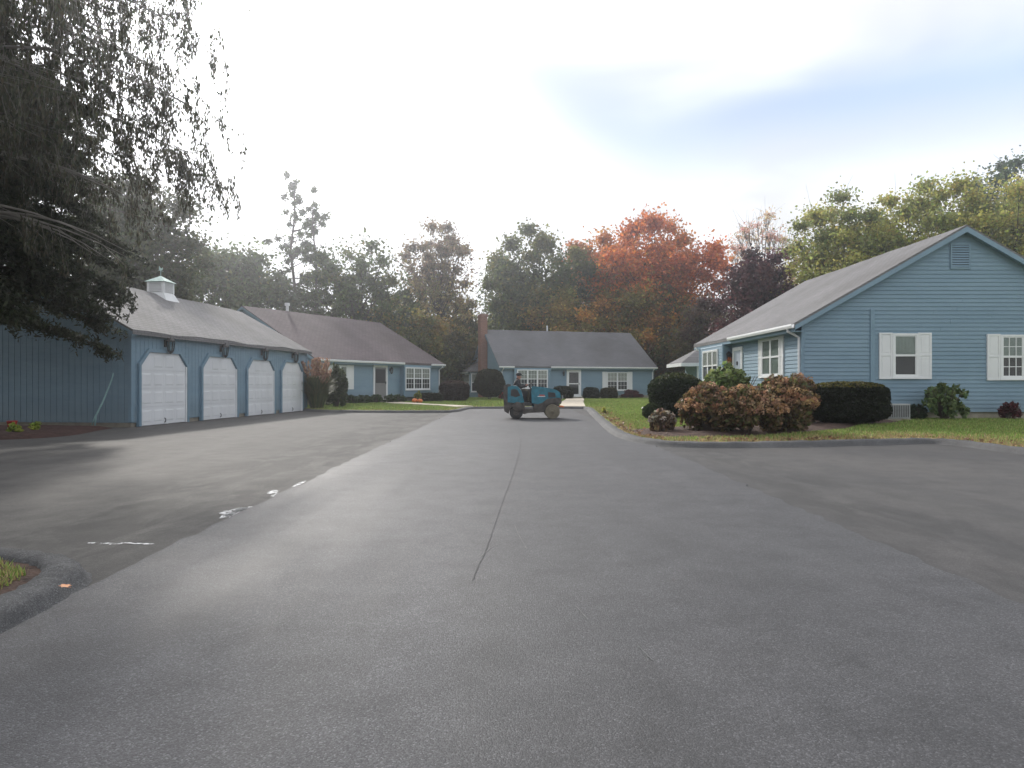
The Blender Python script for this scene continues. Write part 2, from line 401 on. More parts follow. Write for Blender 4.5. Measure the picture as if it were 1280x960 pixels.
def glass_mat():
    m, nt, b = mat_base('window_glass')
    tr = nt.nodes.new('ShaderNodeBsdfTransparent'); tr.inputs[0].default_value = (0.8, 0.83, 0.82, 1)
    gl = nt.nodes.new('ShaderNodeBsdfGlossy'); gl.inputs['Roughness'].default_value = 0.03
    fr = nt.nodes.new('ShaderNodeFresnel'); fr.inputs['IOR'].default_value = 1.6
    ge = nt.nodes.new('ShaderNodeNewGeometry'); k_ = nt.nodes.new('ShaderNodeMath'); k_.operation = 'SUBTRACT'; k_.inputs[0].default_value = 1; nt.links.new(ge.outputs['Backfacing'], k_.inputs[1])
    k2 = nt.nodes.new('ShaderNodeMath'); k2.operation = 'MULTIPLY'; nt.links.new(fr.outputs[0], k2.inputs[0]); nt.links.new(k_.outputs[0], k2.inputs[1])
    mx = nt.nodes.new('ShaderNodeMixShader'); nt.links.new(k2.outputs[0], mx.inputs[0]); nt.links.new(tr.outputs[0], mx.inputs[1]); nt.links.new(gl.outputs[0], mx.inputs[2])
    nt.links.new(mx.outputs[0], nt.nodes['Material Output'].inputs[0]); return m
MT['glass'] = glass_mat()

# ------------------------------------------------------------------ ground, roads, lawns
def sheet(name, poly, z, mat, kind='structure', thick=0.0):
    mb = MB()
    if thick: mb.prism(poly, z - thick, z, 'xy')
    else: mb.add([(x, y, z) for x, y in poly], [tuple(range(len(poly)))])
    return tag(mb.build(name, mat), kind=kind)
sheet('ground', [(-500, -300), (500, -300), (500, 700), (-500, 700)], -0.05, MT['earth'])
sheet('parking_lot', [(-34, -14), (-2.70, -14), (-2.70, 37.5), (-34, 37.5)], -0.012, MT['lot'])
sheet('parking_pad', [(2.98, -14), (34, -14), (34, 37), (2.98, 37)], -0.012, MT['pad'])
def wavy(x, y0, y1, n, amp, seed):
    r = random.Random(seed); return [(x + r.uniform(-amp, amp), y0 + (y1 - y0) * i / n) for i in range(n + 1)]
road_l = wavy(-2.75, -14, 37.3, 260, 0.04, 1); road_r = wavy(3.02, -14, 37.3, 260, 0.04, 2)
sheet('road', road_l[::-1] + road_r, 0.0, MT['road'], thick=0.012)

def catmull(pts, n=8):
    out = []
    P = [pts[0]] + list(pts) + [pts[-1]]
    for i in range(1, len(P) - 2):
        p0, p1, p2, p3 = (np.array(p, float) for p in P[i - 1:i + 3])
        for k in range(n):
            t = k / n
            out.append(tuple(0.5 * ((2 * p1) + (-p0 + p2) * t + (2 * p0 - 5 * p1 + 4 * p2 - p3) * t * t + (-p0 + 3 * p1 - 3 * p2 + p3) * t ** 3)))
    out.append(tuple(np.array(pts[-1], float))); return out

def kerb(name, path, w=0.32, h=0.105, seed=0):
    """bituminous berm swept along path; lawn lies on the left of the path"""
    r = random.Random(seed); mb = MB()
    prof = [(-0.62, -0.1), (-0.52, 0.06), (-0.44, 0.38), (-0.34, 0.78), (-0.2, 0.97), (0.0, 1.02), (0.2, 1.0), (0.38, 0.85), (0.5, 0.3), (0.58, -0.3)]
    n = len(prof); P = [Vector((*p, 0)) for p in path]
    for i, p in enumerate(P):
        d = (P[min(i + 1, len(P) - 1)] - P[max(i - 1, 0)]).normalized(); nn = Vector((-d.y, d.x, 0))
        jw, jh = 1 + r.uniform(-.07, .07), 1 + r.uniform(-.10, .08)
        for a, b in prof:
            q = p + nn * (a * w * jw + r.gauss(0, .003)) + d * r.gauss(0, .003); mb.v.append((q.x, q.y, b * h * jh + (r.gauss(0, .0025) if b > .2 else 0)))
    for i in range(len(P) - 1):
        for k in range(n - 1):
            mb.f.append((i * n + k, i * n + k + 1, (i + 1) * n + k + 1, (i + 1) * n + k))
    return tag(mb.build(name, MT['kerb'], smooth=True), kind='structure')

def inpoly(pts, poly):
    x, y = pts[:, 0], pts[:, 1]; ins = np.zeros(len(pts), bool); n = len(poly)
    for i in range(n):
        x1, y1 = poly[i]; x2, y2 = poly[(i + 1) % n]
        if y1 == y2: continue
        c = (y1 > y) != (y2 > y); ins ^= c & (x < (x2 - x1) * (y - y1) / (y2 - y1) + x1)
    return ins
def seg_dist(pts, path):
    d = np.full(len(pts), 1e9); P = np.array(path)
    for a, b in zip(P[:-1], P[1:]):
        ab = b - a; t = np.clip(((pts - a) @ ab) / (ab @ ab + 1e-12), 0, 1)
        d = np.minimum(d, np.hypot(*(pts - a - t[:, None] * ab).T))
    return d

kerb_path = catmull([(-10.1, 33.3), (-9.3, 32.2), (-8.2, 31.5), (-5.5, 31.05), (-3.4, 31.0), (-2.75, 31.6), (-2.52, 33.4), (-2.35, 35.3), (-1.8, 35.95), (0.5, 36.0), (3.3, 36.0),
                     (3.95, 35.4), (3.72, 31.5), (3.3, 26), (2.98, 21.5), (2.78, 18.4), (2.74, 16.6), (2.92, 15.2), (3.35, 14.45), (4.2, 14.15), (6.1, 14.35), (8.4, 14.95), (9.15, 15.1), (9.55, 14.5), (9.62, 12.6), (9.8, 9), (10.2, 4), (10.3, -3)])
kerb('kerb', kerb_path, seed=3)
KP = np.array(kerb_path)
lawn_poly = list(kerb_path) + [(60, -3), (60, 110), (-70, 110), (-70, 35.2), (-11.5, 35.2), (-10.3, 34.0)]
def lawn_z(p):
    d = seg_dist(p, kerb_path); x, y = p[:, 0], p[:, 1]
    rise = np.where(x > 2.0, 0.15, 0.06) * np.clip((d - 0.3) / 5.5, 0, 1)
    rise = np.where((y > 37) & (x > 2), rise * np.clip((46 - y) / 9, 0.3, 1), rise)
    return 0.085 + rise + 0.012 * np.sin(x * 1.7 + y * 0.9) * np.sin(y * 1.3 - x)
def lz(x, y): return float(lawn_z(np.array([[x, y]]))[0])

def mesh_lawn(name, poly, near, zf, step, dryf, mat=None):
    b = np.array(poly)
    g = []
    xs = np.arange(near[0], near[1], step); ys = np.arange(near[2], near[3], step)
    G = np.array([(x, y) for x in xs for y in ys]) + rng.uniform(-.1, .1, (len(xs) * len(ys), 2)) * step
    G = G[inpoly(G, poly)]; G = G[seg_dist(G, list(poly) + [poly[0]]) > step * 0.35]
    pts = [Vector(p) for p in b] + [Vector(p) for p in G]
    v, e, f, *_ = geometry.delaunay_2d_cdt(pts, [(i, (i + 1) % len(b)) for i in range(len(b))], [], 1, 1e-5)
    V = np.array([(p.x, p.y) for p in v]); Z = zf(V)
    me = bpy.data.meshes.new(name); me.from_pydata([(p[0], p[1], z) for p, z in zip(V, Z)], [], [tuple(t) for t in f])
    a = me.attributes.new('dry', 'FLOAT', 'POINT'); a.data.foreach_set('value', dryf(V).astype(np.float32))
    bm = bmesh.new(); bm.from_mesh(me)
    for fc in bm.faces:
        if fc.normal.z < 0: fc.normal_flip()
    bm.to_mesh(me); bm.free(); me.shade_smooth()
    return tag(link(name, me, mat or MT['lawn']), kind='structure')
def dryness(V):
    d = seg_dist(V, kerb_path); x, y = V[:, 0], V[:, 1]
    w = np.where((y < 22) & (x > 2), 1.0, 0.55)
    return np.clip(1.25 - d / np.where((y < 22) & (x > 4), 1.5, 0.8), 0, 1) * w
mesh_lawn('lawn', lawn_poly, (-24, 26, 3, 64), lawn_z, 0.55, dryness)

isl_path = catmull([(-2.92, 1.0), (-2.84, 2.5), (-2.81, 3.5), (-2.86, 4.15), (-3.02, 4.58), (-3.42, 4.86), (-4.1, 5.02), (-5.5, 5.25), (-8, 5.7)], 14)
kerb('kerb', isl_path, w=0.27, h=0.10, seed=8)
isl_poly = list(isl_path) + [(-9, 6.0), (-9, 1.0)]
def isl_z(p):
    d = seg_dist(p, isl_path); return 0.055 + 0.04 * np.clip(d / 0.6, 0, 1)
mesh_lawn('lawn', isl_poly, (-9, -2, 1, 6.5), isl_z, 0.25, lambda V: np.clip(1.1 - seg_dist(V, isl_path) / 0.55, 0.35, 1), MT['mulch'])

def cards(name, mat, parent, P, size, col, elong=1.5, mode='rand', kind=None):
    """n small four-cornered leaves at P"""
    n = len(P); size = np.broadcast_to(size, (n,)).astype(float)
    if mode == 'droop':
        a = np.stack([rng.normal(0, .22, n), rng.normal(0, .22, n), -np.ones(n)], 1)
    elif mode == 'flat':
        a = np.stack([rng.normal(0, 1, n), rng.normal(0, 1, n), rng.normal(0, .25, n)], 1)
    elif mode == 'up':
        a = np.stack([rng.normal(0, .45, n), rng.normal(0, .45, n), np.ones(n)], 1)
    else: a = rng.normal(0, 1, (n, 3))
    a /= np.linalg.norm(a, axis=1)[:, None]
    q = rng.normal(0, 1, (n, 3)); bvec = np.cross(a, q); bvec /= np.linalg.norm(bvec, axis=1)[:, None] + 1e-9
    A = a * (size * elong * .5)[:, None]; B = bvec * (size * .5)[:, None]
    c3 = np.cross(a, bvec) * (size * 0.12)[:, None]
    V = np.stack([P - A, P + B * 1.0 - A * .1 + c3, P + A, P - B - A * .1 + c3], 1).reshape(-1, 3)
    return quads(name, mat, parent, V, col, kind)
def quads(name, mat, parent, V, col, kind=None, per=4):
    n = len(V) // per
    me = bpy.data.meshes.new(name); me.vertices.add(len(V)); me.vertices.foreach_set('co', V.astype(np.float32).ravel())
    me.loops.add(n * per); me.loops.foreach_set('vertex_index', np.arange(n * per, dtype=np.int32))
    me.polygons.add(n); me.polygons.foreach_set('loop_start', np.arange(0, n * per, per, dtype=np.int32))
    me.update(calc_edges=True)
    a = me.attributes.new('leaf_col', 'FLOAT_COLOR', 'FACE')
    a.data.foreach_set('color', np.concatenate([col, np.ones((n, 1))], 1).astype(np.float32).ravel())
    o = link(name, me, mat, parent)
    if kind: o['kind'] = kind
    return o
def shades(n, pal, jit=0.22):
    pal = np.array(pal); c = pal[rng.integers(0, len(pal), n)]
    return np.clip(c * (1 + rng.normal(0, jit, (n, 1))) * (1 + rng.normal(0, .06, (n, 3))), 0.005, 0.9)

def blades(name, poly, box, n, zf, h, dryf, keep=None):
    P = np.stack([rng.uniform(box[0], box[1], n), rng.uniform(box[2], box[3], n)], 1)
    P = P[inpoly(P, poly)]
    if keep is not None: P = P[keep(P)]
    n = len(P); z = zf(P); dr = dryf(P)
    hh = h * rng.uniform(.5, 1.25, n); t = rng.uniform(0, 2 * np.pi, n); w = 0.006 + 0.0006 * P[:, 1]
    lean = rng.normal(0, .4, (n, 2)) * hh[:, None]
    b = np.stack([np.cos(t), np.sin(t)], 1) * w[:, None]
    p3 = np.concatenate([P, z[:, None]], 1)
    V = np.stack([p3 - np.c_[b, np.full(n, .01)], p3 + np.c_[b, np.full(n, -.01)], p3 + np.c_[lean, hh]], 1).reshape(-1, 3)
    g = shades(n, [(0.19, 0.265, 0.065), (0.235, 0.32, 0.085), (0.30, 0.355, 0.115)], .2)
    d = shades(n, [(0.36, 0.28, 0.15), (0.44, 0.34, 0.18), (0.28, 0.21, 0.11)], .2)
    k = (rng.random(n) < dr * 0.75 + 0.05)[:, None]
    return quads(name, MT['grass'], None, V, np.where(k, d, g), 'stuff', per=3)

# planting beds (polygons also keep grass out)
bed_r = catmull([(2.95, 17.4), (3.0, 16.2), (3.5, 15.5), (4.6, 15.35), (5.8, 15.8), (7.2, 16.5), (8.6, 17.6), (9.6, 18.6), (11.2, 19.6), (11.2, 20.7), (8.6, 20.7), (6.2, 19.4), (4.4, 18.6), (3.3, 18.2), (2.95, 17.4)], 5)[:-1]
def mound(name, poly, z0f, hgt, mat, step=0.3):
    b = np.array(poly); x0, y0 = b.min(0); x1, y1 = b.max(0)
    G = np.array([(x, y) for x in np.arange(x0, x1, step) for y in np.arange(y0, y1, step)]) + rng.uniform(-.1, .1, (len(np.arange(x0, x1, step)) * len(np.arange(y0, y1, step)), 2))
    G = G[inpoly(G, poly)]; G = G[seg_dist(G, list(poly) + [poly[0]]) > .1]
    pts = [Vector(p) for p in b] + [Vector(p) for p in G]
    v, e, f, *_ = geometry.delaunay_2d_cdt(pts, [(i, (i + 1) % len(b)) for i in range(len(b))], [], 1, 1e-5)
    V = np.array([(p.x, p.y) for p in v]); d = seg_dist(V, list(poly) + [poly[0]])
    Z = z0f(V) + hgt * np.clip(d / .5, 0, 1) + np.where(d > .05, rng.normal(0, .012, len(V)), -0.02)
    me = bpy.data.meshes.new(name); me.from_pydata([(p[0], p[1], z) for p, z in zip(V, Z)], [], [tuple(t) for t in f])
    bm = bmesh.new(); bm.from_mesh(me)
    for fc in bm.faces:
        if fc.normal.z < 0: fc.normal_flip()
    bm.to_mesh(me); bm.free(); me.shade_smooth()
    return tag(link(name, me, mat), kind='structure')
mound('planting_bed', bed_r, lawn_z, 0.06, MT['mulch'])
bed_l = catmull([(-17.5, 15.6), (-13.5, 15.5), (-11.7, 16.2), (-11.2, 17.3), (-11.5, 18.8), (-11.85, 20.35)], 5) + [(-17.5, 20.35)]
mound('planting_bed', bed_l, lambda V: np.full(len(V), 0.0), 0.10, MT['red_mulch'])

WALKS = ([(3.2, 36.1), (3.7, 42), (4.6, 50), (5.1, 55.6)], 1.35), ([(-2.5, 35.8), (-3.6, 37.2), (-5.0, 38.6), (-6.4, 40.0), (-7.6, 42.4), (-8.2, 44)], 1.1)
def off_walk(P):
    k = np.ones(len(P), bool)
    for p, w in WALKS: k &= seg_dist(P, p) > w / 2 + .05
    return k
blades('grass', lawn_poly, (2.6, 24, 12, 27), 210000, lawn_z, 0.055, dryness,
       keep=lambda P: (~inpoly(P, bed_r)) & (seg_dist(P, kerb_path) > .14) & ~((P[:, 0] > 8.8) & (P[:, 1] > 20.7)) & (np.abs(P[:, 0]) < 0.80 * P[:, 1] + 1))
blades('grass', lawn_poly, (-11, 18, 27, 56), 170000, lawn_z, 0.055, dryness, keep=lambda P: (seg_dist(P, kerb_path) > .16) & off_walk(P) & ~((P[:, 0] > 8.8) & (P[:, 1] < 32)))
blades('grass', isl_poly, (-6, -2.2, 2.2, 6), 42000, isl_z, 0.045, lambda P: np.full(len(P), .5), keep=lambda P: seg_dist(P, isl_path) > .19 + .04 * np.sin(P[:, 0] * 9) * np.sin(P[:, 1] * 7))

# fallen leaves along the kerbs
def litter(name, path, n, spread, ybox, zf):
    P = np.array(path); L = np.linalg.norm(np.diff(P, axis=0), axis=1); cum = np.r_[0, np.cumsum(L)]
    t = rng.uniform(0, cum[-1], n); i = np.clip(np.searchsorted(cum, t) - 1, 0, len(L) - 1); f = (t - cum[i]) / L[i]
    p = P[i] + (P[i + 1] - P[i]) * f[:, None]; d = (P[i + 1] - P[i]) / L[i][:, None]; nn = np.stack([-d[:, 1], d[:, 0]], 1)
    clump = 0.5 + 0.5 * np.sin(t * 1.9) * np.sin(t * 0.7 + 1)
    p = p + nn * (0.13 + np.abs(rng.normal(0, spread, n)))[:, None]
    k = (p[:, 1] > ybox[0]) & (p[:, 1] < ybox[1]) & (rng.random(n) < clump); p = p[k]
    P3 = np.c_[p, zf(p) + rng.uniform(.03, .06, len(p))]
    return cards(name, MT['leaf'], None, P3, rng.uniform(.05, .09, len(p)), shades(len(p), [(0.22, 0.14, 0.08), (0.26, 0.16, 0.09), (0.15, 0.09, 0.06), (0.33, 0.24, 0.13)]), 1.3, 'flat', kind='stuff')
litter('fallen_leaves', kerb_path, 2100, 0.22, (11, 30), lawn_z)
litter('fallen_leaves', isl_path, 14, 0.3, (2.5, 6), isl_z)
for px, py, s, lab, cl in ((81, 732, 0.05, 'orange fallen leaf lying on the asphalt kerb beside the road', [(0.75, 0.30, 0.04)]),):
    x, y = gp(px, py, 0.13)
    lf = MB()
    out = [(0, -.5), (.16, -.28), (.42, -.30), (.30, -.05), (.5, .12), (.2, .18), (.12, .42), (0, .5), (-.12, .42), (-.2, .18), (-.5, .12), (-.3, -.05), (-.42, -.3), (-.16, -.28)]
    lf.add([(a * 1.5, b * 1.2, .12 * abs(a) + .05 * (b + .5)) for a, b in out] + [(0, 0, 0)], [(i, (i + 1) % 14, 14) for i in range(14)])
    lf.tube([(0, -.5, .0), (0.1, -.8, .05), (.15, -1.0, .1)], .02, 4)
    o = lf.build('fallen_leaf', simple('orange_leaf', (0.50, 0.17, 0.03), 0.5, .2, 8)); o.scale = (s,) * 3; o.location = (x, y, .128); o.rotation_euler = (0.15, 0.1, 1.1)
    tag(o, lab, 'leaf')

# seam, scrapes and painted white sun glints on the asphalt
def strip(name, pts, w, z, mat, seed=0):
    r = random.Random(seed); mb = MB()
    P = catmull(pts, 10); n = len(P)
    for i, (x, y) in enumerate(P):
        d = np.array(P[min(i + 1, n - 1)]) - np.array(P[max(i - 1, 0)]); d /= np.hypot(*d) + 1e-9
        ww = w * r.uniform(.35, 1.2) * (0.2 if i in (0, n - 1) else 1); j = r.uniform(-w, w) * .25
        mb.v += [(x - d[1] * (ww / 2 + j), y + d[0] * (ww / 2 + j), z), (x + d[1] * (ww / 2 - j), y - d[0] * (ww / 2 - j), z)]
        if i: b = 2 * i; mb.f.append((b - 2, b - 1, b + 1, b))
    return tag(mb.build(name, mat), kind='structure')
strip('road_seam', [(0.2, 24), (0.19, 18), (0.17, 14), (0.02, 10), (-0.10, 7.6), (-0.2, 5.4), (-0.24, 4.9), (-0.26, 4.5)], 0.008, 0.004, MT['seam'], 5)
for k, pts in enumerate(([(0.02, 6.3), (0.06, 5.85), (0.12, 5.35)], [(-0.24, 5.1), (-0.17, 5.4), (-0.1, 5.55)], [(0.37, 4.0), (0.40, 3.85), (0.42, 3.75)],
                         [(0.27, 5.0), (0.29, 4.85)], [(0.62, 3.4), (0.66, 3.2)])):
    strip('road_scrape', pts, 0.006, 0.005, MT['scratch'], 20 + k)
def glint_patch(x, y, a, b, rot, seed, n=40, holes=0.45, z=0.003):  # ragged flat patch whose white colour imitates a sun glint
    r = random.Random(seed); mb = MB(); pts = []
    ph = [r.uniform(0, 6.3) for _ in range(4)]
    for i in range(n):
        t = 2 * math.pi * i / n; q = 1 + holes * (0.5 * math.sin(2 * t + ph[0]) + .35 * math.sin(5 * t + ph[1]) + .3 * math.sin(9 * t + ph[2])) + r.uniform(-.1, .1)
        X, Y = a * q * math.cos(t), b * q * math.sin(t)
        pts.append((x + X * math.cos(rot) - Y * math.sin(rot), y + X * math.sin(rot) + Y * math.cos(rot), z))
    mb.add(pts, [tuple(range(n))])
    return tag(mb.build('painted_glint', MT['glint']), kind='structure')
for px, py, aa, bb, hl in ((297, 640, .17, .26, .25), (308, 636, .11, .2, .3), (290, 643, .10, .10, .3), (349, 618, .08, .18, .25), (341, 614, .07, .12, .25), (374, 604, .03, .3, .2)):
    glint_patch(*gp(px, py), aa, bb, 0.0, int(px), holes=hl, z=-.007)
for i, px in enumerate((118, 131, 145, 158, 171, 184)): glint_patch(*gp(px, 677.5 + (i % 3) * .6), 0.055, 0.018, 0.1, 30 + i, z=-.007)

# walkways
def walk(pts, w):
    P = [Vector((*p, 0)) for p in pts]; mb = MB(); n = len(P)
    for i, p in enumerate(P):
        d = (P[min(i + 1, n - 1)] - P[max(i - 1, 0)]).normalized(); q = Vector((-d.y, d.x, 0)) * w / 2
        for s in (1, -1):
            c = p + q * s; mb.v.append((c.x, c.y, lz(c.x, c.y) + .055))
        for s in (1, -1):
            c = p + q * s; mb.v.append((c.x, c.y, -.02))
        if i:
            b = 4 * i
            mb.f += [(b - 4, b - 3, b + 1, b), (b - 4, b, b + 2, b - 2), (b - 3, b - 1, b + 3, b + 1)]
    mb.f += [(0, 2, 3, 1), (4 * n - 4, 4 * n - 3, 4 * n - 1, 4 * n - 2)]
    return tag(mb.build('walkway', MT['walk']), kind='structure')
for p_, w_ in WALKS: walk(p_, w_)

# ------------------------------------------------------------------ buildings
class Wall:
    def __init__(s, p, t, n): s.p, s.t, s.n = p, t, n
    def pt(s, a, z, d=0.0): return (s.p[0] + s.t[0] * a + s.n[0] * d, s.p[1] + s.t[1] * a + s.n[1] * d, z)
    def box(s, mb, a0, a1, z0, z1, d0, d1):
        return mb.hexa([s.pt(a0, z0, d1), s.pt(a1, z0, d1), s.pt(a1, z0, d0), s.pt(a0, z0, d0), s.pt(a0, z1, d1), s.pt(a1, z1, d1), s.pt(a1, z1, d0), s.pt(a0, z1, d0)])
    def clap(s, mb, b0, b1, t0, t1, z0, z1):
        return mb.hexa([s.pt(b0, z0, .026), s.pt(b1, z0, .026), s.pt(b1, z0, -.01), s.pt(b0, z0, -.01), s.pt(t0, z1, .006), s.pt(t1, z1, .006), s.pt(t1, z1, -.01), s.pt(t0, z1, -.01)])

def window(root, W, a0, a1, z0, z1, cols=1, grid=(0, 0), shut=0.0, sw=None, blind='curtain', d=.032, sill=True, half_shade=True, rail=True):
    cw = .06
    mb = MB()
    W.box(mb, a0, a0 + cw, z0, z1, 0, d + .035); W.box(mb, a1 - cw, a1, z0, z1, 0, d + .035)
    W.box(mb, a0 + cw, a1 - cw, z1 - cw, z1, 0, d + .033); W.box(mb, a0 + cw, a1 - cw, z0, z0 + cw, 0, d + .033)
    if sill: W.box(mb, a0 - .03, a1 + .03, z0 - .045, z0 - .002, 0, d + .06)
    wn = mb.build('window', MT['white'], root)
    ia0, ia1, iz0, iz1 = a0 + cw, a1 - cw, z0 + cw, z1 - cw
    # what hangs behind the glass
    cb = MB(); W.box(cb, ia0, ia1, iz0, iz1, -.02, d - .004); cb.build('interior', MT['dark'], wn)
    if blind:
        n = max(8, int((ia1 - ia0) / .05)); cu = MB(); zc0 = iz0 + ((iz1 - iz0) * .5 if half_shade else 0.0)
        for i in range(n + 1):
            a = ia0 + (ia1 - ia0) * i / n; dd = d + .0035 + .004 * (i % 2)
            cu.v += [W.pt(a, zc0, dd), W.pt(a, iz1, dd)]
            if i: b = 2 * i; cu.f.append((b - 2, b, b + 1, b - 1))
        cu.build('curtain', MT[blind], wn)
    W.box(MB(), 0, 1, 0, 1, 0, 1)
    pb = MB(); W.box(pb, ia0, ia1, iz0, iz1, d + .010, d + .014); pb.build('pane', MT['glass'], wn)
    sb = MB(); w = .045
    for c in range(1, cols):
        a = ia0 + (ia1 - ia0) * c / cols; W.box(sb, a - w * .8, a + w * .8, iz0, iz1, d, d + .030)
    zm = (iz0 + iz1) / 2
    if rail: W.box(sb, ia0, ia1, zm - w * .6, zm + w * .6, d, d + .028)
    for c in range(cols):
        e0 = ia0 + (ia1 - ia0) * c / cols + (w * .8 if c else 0); e1 = ia0 + (ia1 - ia0) * (c + 1) / cols - (w * .8 if c < cols - 1 else 0)
        for (q0, q1) in (((iz0, zm), (zm, iz1)) if rail else ((iz0, iz1),)):
            W.box(sb, e0, e0 + .03, q0, q1, d, d + .024); W.box(sb, e1 - .03, e1, q0, q1, d, d + .024)
            W.box(sb, e0, e1, q0, q0 + .032, d, d + .022); W.box(sb, e0, e1, q1 - .032, q1, d, d + .022)
            for g in range(1, grid[0]): a = e0 + (e1 - e0) * g / grid[0]; W.box(sb, a - .011, a + .011, q0, q1, d, d + .019)
            for g in range(1, grid[1]): z = q0 + (q1 - q0) * g / grid[1]; W.box(sb, e0, e1, z - .011, z + .011, d, d + .018)
    sb.build('sash', MT['white'], wn)
    for (s0, s1) in (((a0 - shut - .005, a0 - .005), (a1 + .005, a1 + shut + .005)) if shut else ()):
        if sw == 'right' and s0 < a0: continue
        sh = MB(); f = .055; z0s, z1s = z0 - .05, z1 + .02
        W.box(sh, s0, s0 + f, z0s, z1s, 0, d + .03); W.box(sh, s1 - f, s1, z0s, z1s, 0, d + .03)
        zmid = z0s + (z1s - z0s) * .52
        for za, zb in ((z0s, z0s + f * 1.2), (zmid - f / 2, zmid + f / 2), (z1s - f, z1s)): W.box(sh, s0 + f, s1 - f, za, zb, 0, d + .029)
        so_ = sh.build('shutter', MT['shutter'], root)
        pn = MB(); W.box(pn, s0 + f, s1 - f, z0s + f * 1.2, zmid - f / 2, 0, d + .014); W.box(pn, s0 + f, s1 - f, zmid + f / 2, z1s - f, 0, d + .014)
        for za, zb in ((z0s + f * 1.2 + .04, zmid - f / 2 - .04), (zmid + f / 2 + .04, z1s - f - .04)): W.box(pn, s0 + f + .035, s1 - f - .035, za, zb, 0, d + .022)
        pn.build('shutter_panel', MT['shutter'], so_)
    return wn

def wall_lamp(root, W, a, z, s=1.0):
    mb = MB()
    p = lambda da, dz, dd: W.pt(a + da * s, z + dz * s, dd * s)
    W.box(mb, a - .05 * s, a + .05 * s, z - .09 * s, z + .09 * s, .0, .045)
    mb.tube([p(0, .02, .04), p(0, .12, .09), p(0, .17, .15), p(0, .13, .17)], .014 * s, 6)
    q = []
    for r_, h in ((.02, .18), (.115, .07), (.115, .05)): q.append([p(r_ * math.cos(t), h, .17 + r_ * math.sin(t)) for t in np.linspace(0, 2 * math.pi, 9)[:-1]])
    for A, B in zip(q[:-1], q[1:]):
        b = len(mb.v); mb.v += A + B; mb.f += [(b + k, b + (k + 1) % 8, b + 8 + (k + 1) % 8, b + 8 + k) for k in range(8)]
    for t in np.linspace(0, 2 * math.pi, 7)[:-1]:
        mb.tube([p(.10 * math.cos(t), .06, .17 + .10 * math.sin(t)), p(.065 * math.cos(t), -.20, .17 + .065 * math.sin(t))], .011 * s, 4)
    mb.tube([p(0, -.19, .17), p(0, -.23, .17), p(0, -.27, .17)], [.075 * s, .06 * s, .01], 8)
    lp = mb.build('wall_lamp', MT['black'], root)
    g = MB(); g.tube([p(0, .055, .17), p(0, -.195, .17)], [.088 * s, .056 * s], 8); g.build('lamp_glass', MT['glass'], lp)
    return lp

